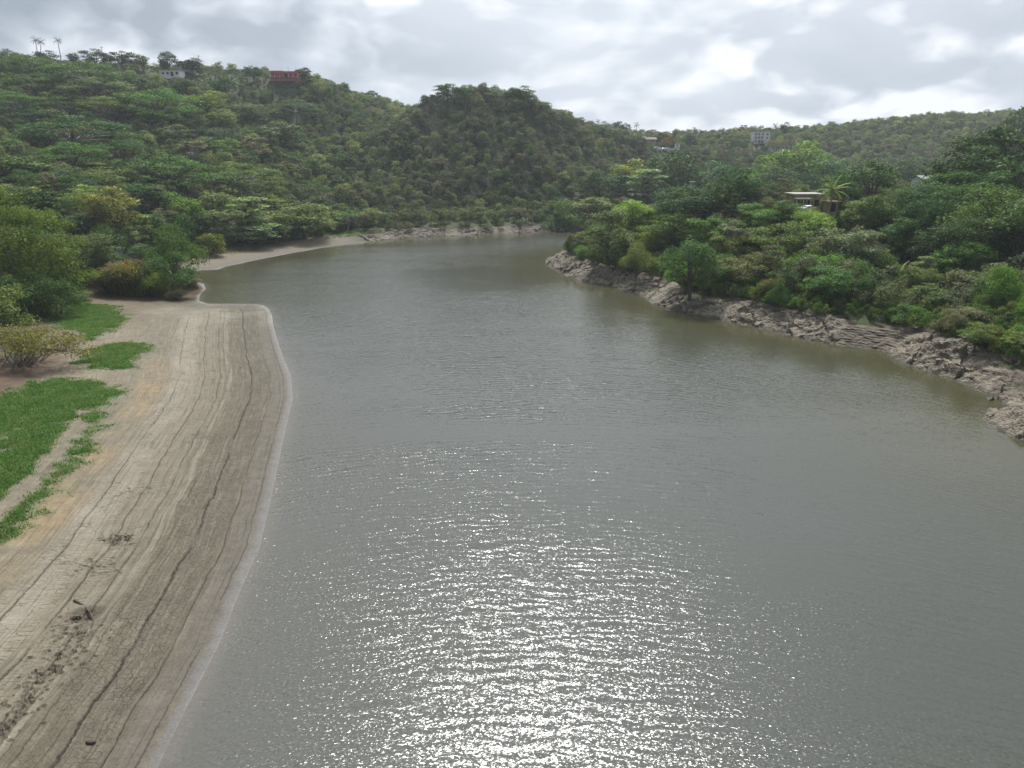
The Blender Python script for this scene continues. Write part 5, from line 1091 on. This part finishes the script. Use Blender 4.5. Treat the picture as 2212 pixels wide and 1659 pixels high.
# village on the far hill
o = house('white_house', 'white three storey house on the village hill', 1627, 309, 560, 12.0, 8, 7.6, [(.9, 5.5, 2.3, 6.9), (3.3, 5.5, 4.7, 6.9), (6.0, 5.5, 7.4, 6.9), (9.3, 5.5, 10.7, 6.9), (1.0, 2.9, 2.4, 4.6), (3.2, 2.7, 4.9, 4.7), (5.5, 2.7, 7.2, 4.7), (9.4, 3.1, 10.6, 4.3), (1.2, .6, 2.6, 1.8), (6.0, .6, 7.4, 1.8)], M_WHITE, M_WHITE, .3, .2, doors=[(3.7, 0, 4.9, 2.0)])
boxes('balcony', [(.4, -1.1, 2.42, 8.0, -.002, 2.6), (.4, -1.1, 2.6, 8.0, -1.0, 3.3)], M_WHITE, o)
house('beige_house', 'flat beige house below the tall village palm', 1678, 324, 545, 9.5, 6, 3.3, [(1, 1, 2.3, 2.2), (6.5, 1, 8, 2.2)], M_BEIGE, M_BEIGE, .25, .3, doors=[(4, 0, 5.2, 2.2)])
house('vaulted_house', 'white house with rounded barrel roof on the village hill', 1411, 332, 490, 5.8, 6, 2.6, [(.6, .5, 2.4, 2.1), (3.2, .5, 5.0, 2.1)], M_WHITE, M_WHITE, roofkind='vault')
house('vaulted_house', 'smaller grey barrel roofed house beside the white barrel roofed one', 1430.5, 331, 492, 4.0, 6, 2.4, [(.8, .6, 3.0, 2.0)], M_CREAM, M_WHITE, roofkind='vault')
house('pale_house', 'pale flat roofed house right of the barrel roofed houses', 1444, 331, 493, 5.6, 6, 3.4, [(.7, 1, 1.8, 2.3), (3.6, 1, 4.8, 2.3)], M_WHITE, M_GREY)
house('tiled_house', 'low house with faded tile roof left of the orange red tree', 1391, 308.5, 520, 8.5, 6, 2.2, [(1.2, .8, 2.6, 1.7), (5.4, .8, 6.8, 1.7)], M_BEIGE, M_TERR, .2, .4, roofkind='gable')
house('hut', 'tiny white hut among trees right of the pale flat roofed house', 1459, 317, 505, 3.0, 3, 2.0, [(.8, .7, 1.8, 1.5)], M_WHITE, M_WHITE, .2, .2)
# yellow house on the right bank
yh = unproj(1745, 456, Y=190); yz = H1(yh[0], yh[1] - 1)
o = house('yellow_house', 'ochre yellow house with pale flat roof on the right bank', 1713, 456, 190, 7.2, 6, 4.1, [(.5, 1.2, 1.5, 3.0), (5.3, 1.3, 6.5, 2.9)], M_YEL, M_CREAM, .35, .5, 0.0, doors=[(2.0, 0, 3.0, 2.9)])
boxes('porch_beam', [(-.4, -2.4, 3.15, 3.6, -.52, 3.45)], M_CREAM, o)
for xx in (-.3, 1.4, 3.25): boxes('column', [(xx, -2.35, -2.5, xx + .3, -2.05, 3.148)], M_CREAM, o)
V = []; n = 12
for yy in (-.03, -.10):
    for t in np.linspace(0, math.pi, n + 1): V.append((4.1 - .62 * math.cos(t), yy, 2.3 + .62 * math.sin(t)))
    V += [(4.72, yy, .05), (3.48, yy, .05)]
m_ = n + 3; arch = obj('arched_opening', mesh_np('arch', V, [(i, (i + 1) % m_, m_ + (i + 1) % m_, m_ + i) for i in range(m_)], [(m_, m_ + i + 1, m_ + i) for i in range(1, m_ - 1)]), M_DARK, o)
boxes('annex', [(7.3, -1.2, -2, 11.0, -1.0, 2.4), (7.3, -.998, -2, 7.5, 4, 2.4), (10.8, -.998, -2, 11.0, 4, 2.4)], M_YEL, o); boxes('annex_roof', [(7.3, -2.2, 2.402, 11.6, 4.2, 2.62)], M_BROWN, o); boxes('annex_door', [(9.2, -1.26, 0, 10.5, -1.203, 2.1)], M_DARK, o)
house('grey_roof_house', 'pale house with grey ridged roof high on the right bank', 1990, 404, 205, 4.6, 5, 2.2, [(.8, .8, 1.8, 1.7)], M_WHITE, M_GREY, .2, .4, .05, roofkind='gable')
def car():
    p = unproj(1733, 457, Y=184); z = H1(p[0], p[1]); o = thing('parked_car', 'white car parked in front of the yellow house', 'car', (p[0] + 1.0, p[1], max(z, p[2]) + .05), R(25))
    prof = [(-2.1, .35), (-2.15, .75), (-1.9, .98), (-1.05, 1.02), (-.45, 1.42), (.95, 1.45), (1.6, 1.05), (2.05, .95), (2.15, .4)]
    V = []; n = len(prof)
    for yy, ins in ((-.85, .0), (-.72, 1), (.72, 1), (.85, .0)):
        for x, zz in prof: V.append((x, yy * (1 if zz < 1.03 or ins == 0 else .92), zz if ins or zz < 1.1 else zz - .10))
    Q = []
    for r in range(3): Q += [(r * n + i, r * n + i + 1, (r + 1) * n + i + 1, (r + 1) * n + i) for i in range(n - 1)]; Q.append((r * n + n - 1, r * n, (r + 1) * n, (r + 1) * n + n - 1))
    T = [(0, i + 1, i) for i in range(1, n - 1)] + [(3 * n, 3 * n + i, 3 * n + i + 1) for i in range(1, n - 1)]
    obj('body', mesh_np('car_body', V, Q, T, True), M_WHITE, o)
    boxes('side_window', [(-.75, -.875, 1.06, 1.2, -.855, 1.28), (-.75, .855, 1.06, 1.2, .875, 1.28)], M_GLASS, o)
    obj('windscreen', mesh_np('windscreen', [(-1.03, -.66, 1.06), (-1.03, .66, 1.06), (-.50, .62, 1.42), (-.50, -.62, 1.42)], [(0, 3, 2, 1)]), M_GLASS, o)
    for x in (-1.35, 1.35):
        for y in (-.8, .8):
            wv = []; wq = []; th = np.arange(12) / 12 * 6.283
            for yy in (y - .1, y + .1): wv += [(x + .32 * math.cos(t), yy, .32 + .32 * math.sin(t)) for t in th]
            wq = [(i, (i + 1) % 12, 12 + (i + 1) % 12, 12 + i) for i in range(12)]; wv += [(x, y - .1, .32), (x, y + .1, .32)]
            obj('wheel', mesh_np('wheel', wv, wq, [(24, (i + 1) % 12, i) for i in range(12)] + [(25, 12 + i, 12 + (i + 1) % 12) for i in range(12)]), M_DARK, o)
    for y in (-.58, .58): boxes('headlight', [(-2.19, y - .16, .68, -2.10, y + .16, .82)], M_GREY, o)
car()
def pillar():
    p = unproj(1496, 392, Y=199); z = H1(p[0], p[1]); o = thing('concrete_post', 'pale concrete post with square cap among the promontory trees', 'post', (p[0], p[1], z - .2)); h = p[2] - z + .2
    boxes('shaft', [(-.45, -.45, 0, .45, .45, h - .35)], M_CREAM, o); boxes('cap', [(-.7, -.7, h - .348, .7, .7, h)], M_CREAM, o)
pillar()
def lamp():
    p = unproj(2040, 373, Y=200); z = H1(p[0], p[1]); h = p[2] - z; o = thing('street_lamp', 'grey street lamp with white head right of the grey roof', 'street lamp', (p[0], p[1], z))
    rs = np.random.default_rng(2); obj('pole', tubes('lamp_pole', [(np.array([(0.9, 0, -.3), (.9, 0, h * .6), (.85, 0, h - .2), (.4, 0, h)]), [.08, .07, .06, .05])], 8), M_GREY, o)
    boxes('lamp_head', [(-.5, -.18, h - .1, .42, .18, h + .1)], M_WHITE, o)
lamp()
def pole(label, px, top, foot, Y, arm=True):
    a = unproj(px, top, Y=Y); b = unproj(px, foot, Y=Y); h = a[2] - b[2]; o = thing('utility_pole', label, 'utility pole', (b[0], b[1], b[2] - 1), .4, group='utility poles on the ridge')
    obj('pole', tubes('utility_pole', [(np.array([(0, 0, 0), (0, 0, h * .5), (0, 0, h + 1)]), [.17, .15, .12])], 7), M_POLE, o)
    if arm: boxes('crossarm', [(-.9, -.19, h + .35, .9, -.125, h + .5)], M_POLE, o); boxes('insulator', [(-.85, -.2, h + .502, -.75, -.1, h + .68), (-.05, -.2, h + .502, .05, -.1, h + .68), (.75, -.2, h + .502, .85, -.1, h + .68)], M_WHITE, o)
pole('utility pole between the two dark ridge domes', 225, 100, 139, 446); pole('tall utility pole right of the pale ridge house', 433, 119, 156, 455); pole('utility pole left of the lone dark dome', 524, 151, 168, 462, False); pole('utility pole right of the red house where the ridge falls', 688, 157, 184, 474)

# ------------------------------------------------------------------ what each tree is called
ORD = ['first', 'second', 'third', 'fourth', 'fifth', 'sixth', 'seventh', 'eighth', 'ninth', 'tenth', 'eleventh', 'twelfth', 'thirteenth', 'fourteenth', 'fifteenth', 'sixteenth', 'seventeenth', 'eighteenth', 'nineteenth', 'twentieth']
PLACE = {RB: 'up the right bank', LB: 'up the left bank', LH: 'up the left hill', CH: 'up the central hill', VH: 'up the village hill', RD: 'on the left ridge'}
GRP = {RB: 'on the right bank', LB: 'on the left bank', LH: 'on the left hill', CH: 'on the central hill', VH: 'on the village hill', RD: 'on the left ridge'}
for reg in PLACE:
    todo = sorted([p for p in PLANTS if p['region'] == reg and not p['label']], key=lambda p: -p['py'])
    for i in range(0, len(todo), 10):
        row = sorted(todo[i:i + 10], key=lambda p: p['px'])
        for j, p in enumerate(row):
            r = i // 10; rn = 'lowest' if r == 0 else ORD[r]
            p['label'] = '%s %s, %s from left in %s row %s' % (p['tint'], FORMNAME[p['form']], ORD[j], rn, PLACE[reg])
for p in PLANTS:
    p['o']['label'] = p['label']; p['o']['group'] = ('palms ' if p['form'] == 'palm' else 'bushes ' if p['form'] == 'bush' else 'trees ') + GRP[p['region']]

# ------------------------------------------------------------------ haze: the damp air between here and the far hills
hm = bpy.data.materials.new('damp_air'); hm.use_nodes = True; hk = NT(hm.node_tree); hm.node_tree.nodes.remove(hm.node_tree.nodes['Principled BSDF'])
pv = hk.new('ShaderNodeVolumePrincipled'); pv.inputs['Color'].default_value = (.86, .93, 1.0, 1); pv.inputs['Density'].default_value = HAZE; pv.inputs['Anisotropy'].default_value = .3
hk.l.new(pv.outputs[0], hm.node_tree.nodes['Material Output'].inputs['Volume'])
o = boxes('haze', [(-2600, -90, -6, 2600, 1700, 150)], hm, None); tag(o, 'thin pale haze hanging in the air over the lake and hills', 'haze', kind='stuff')
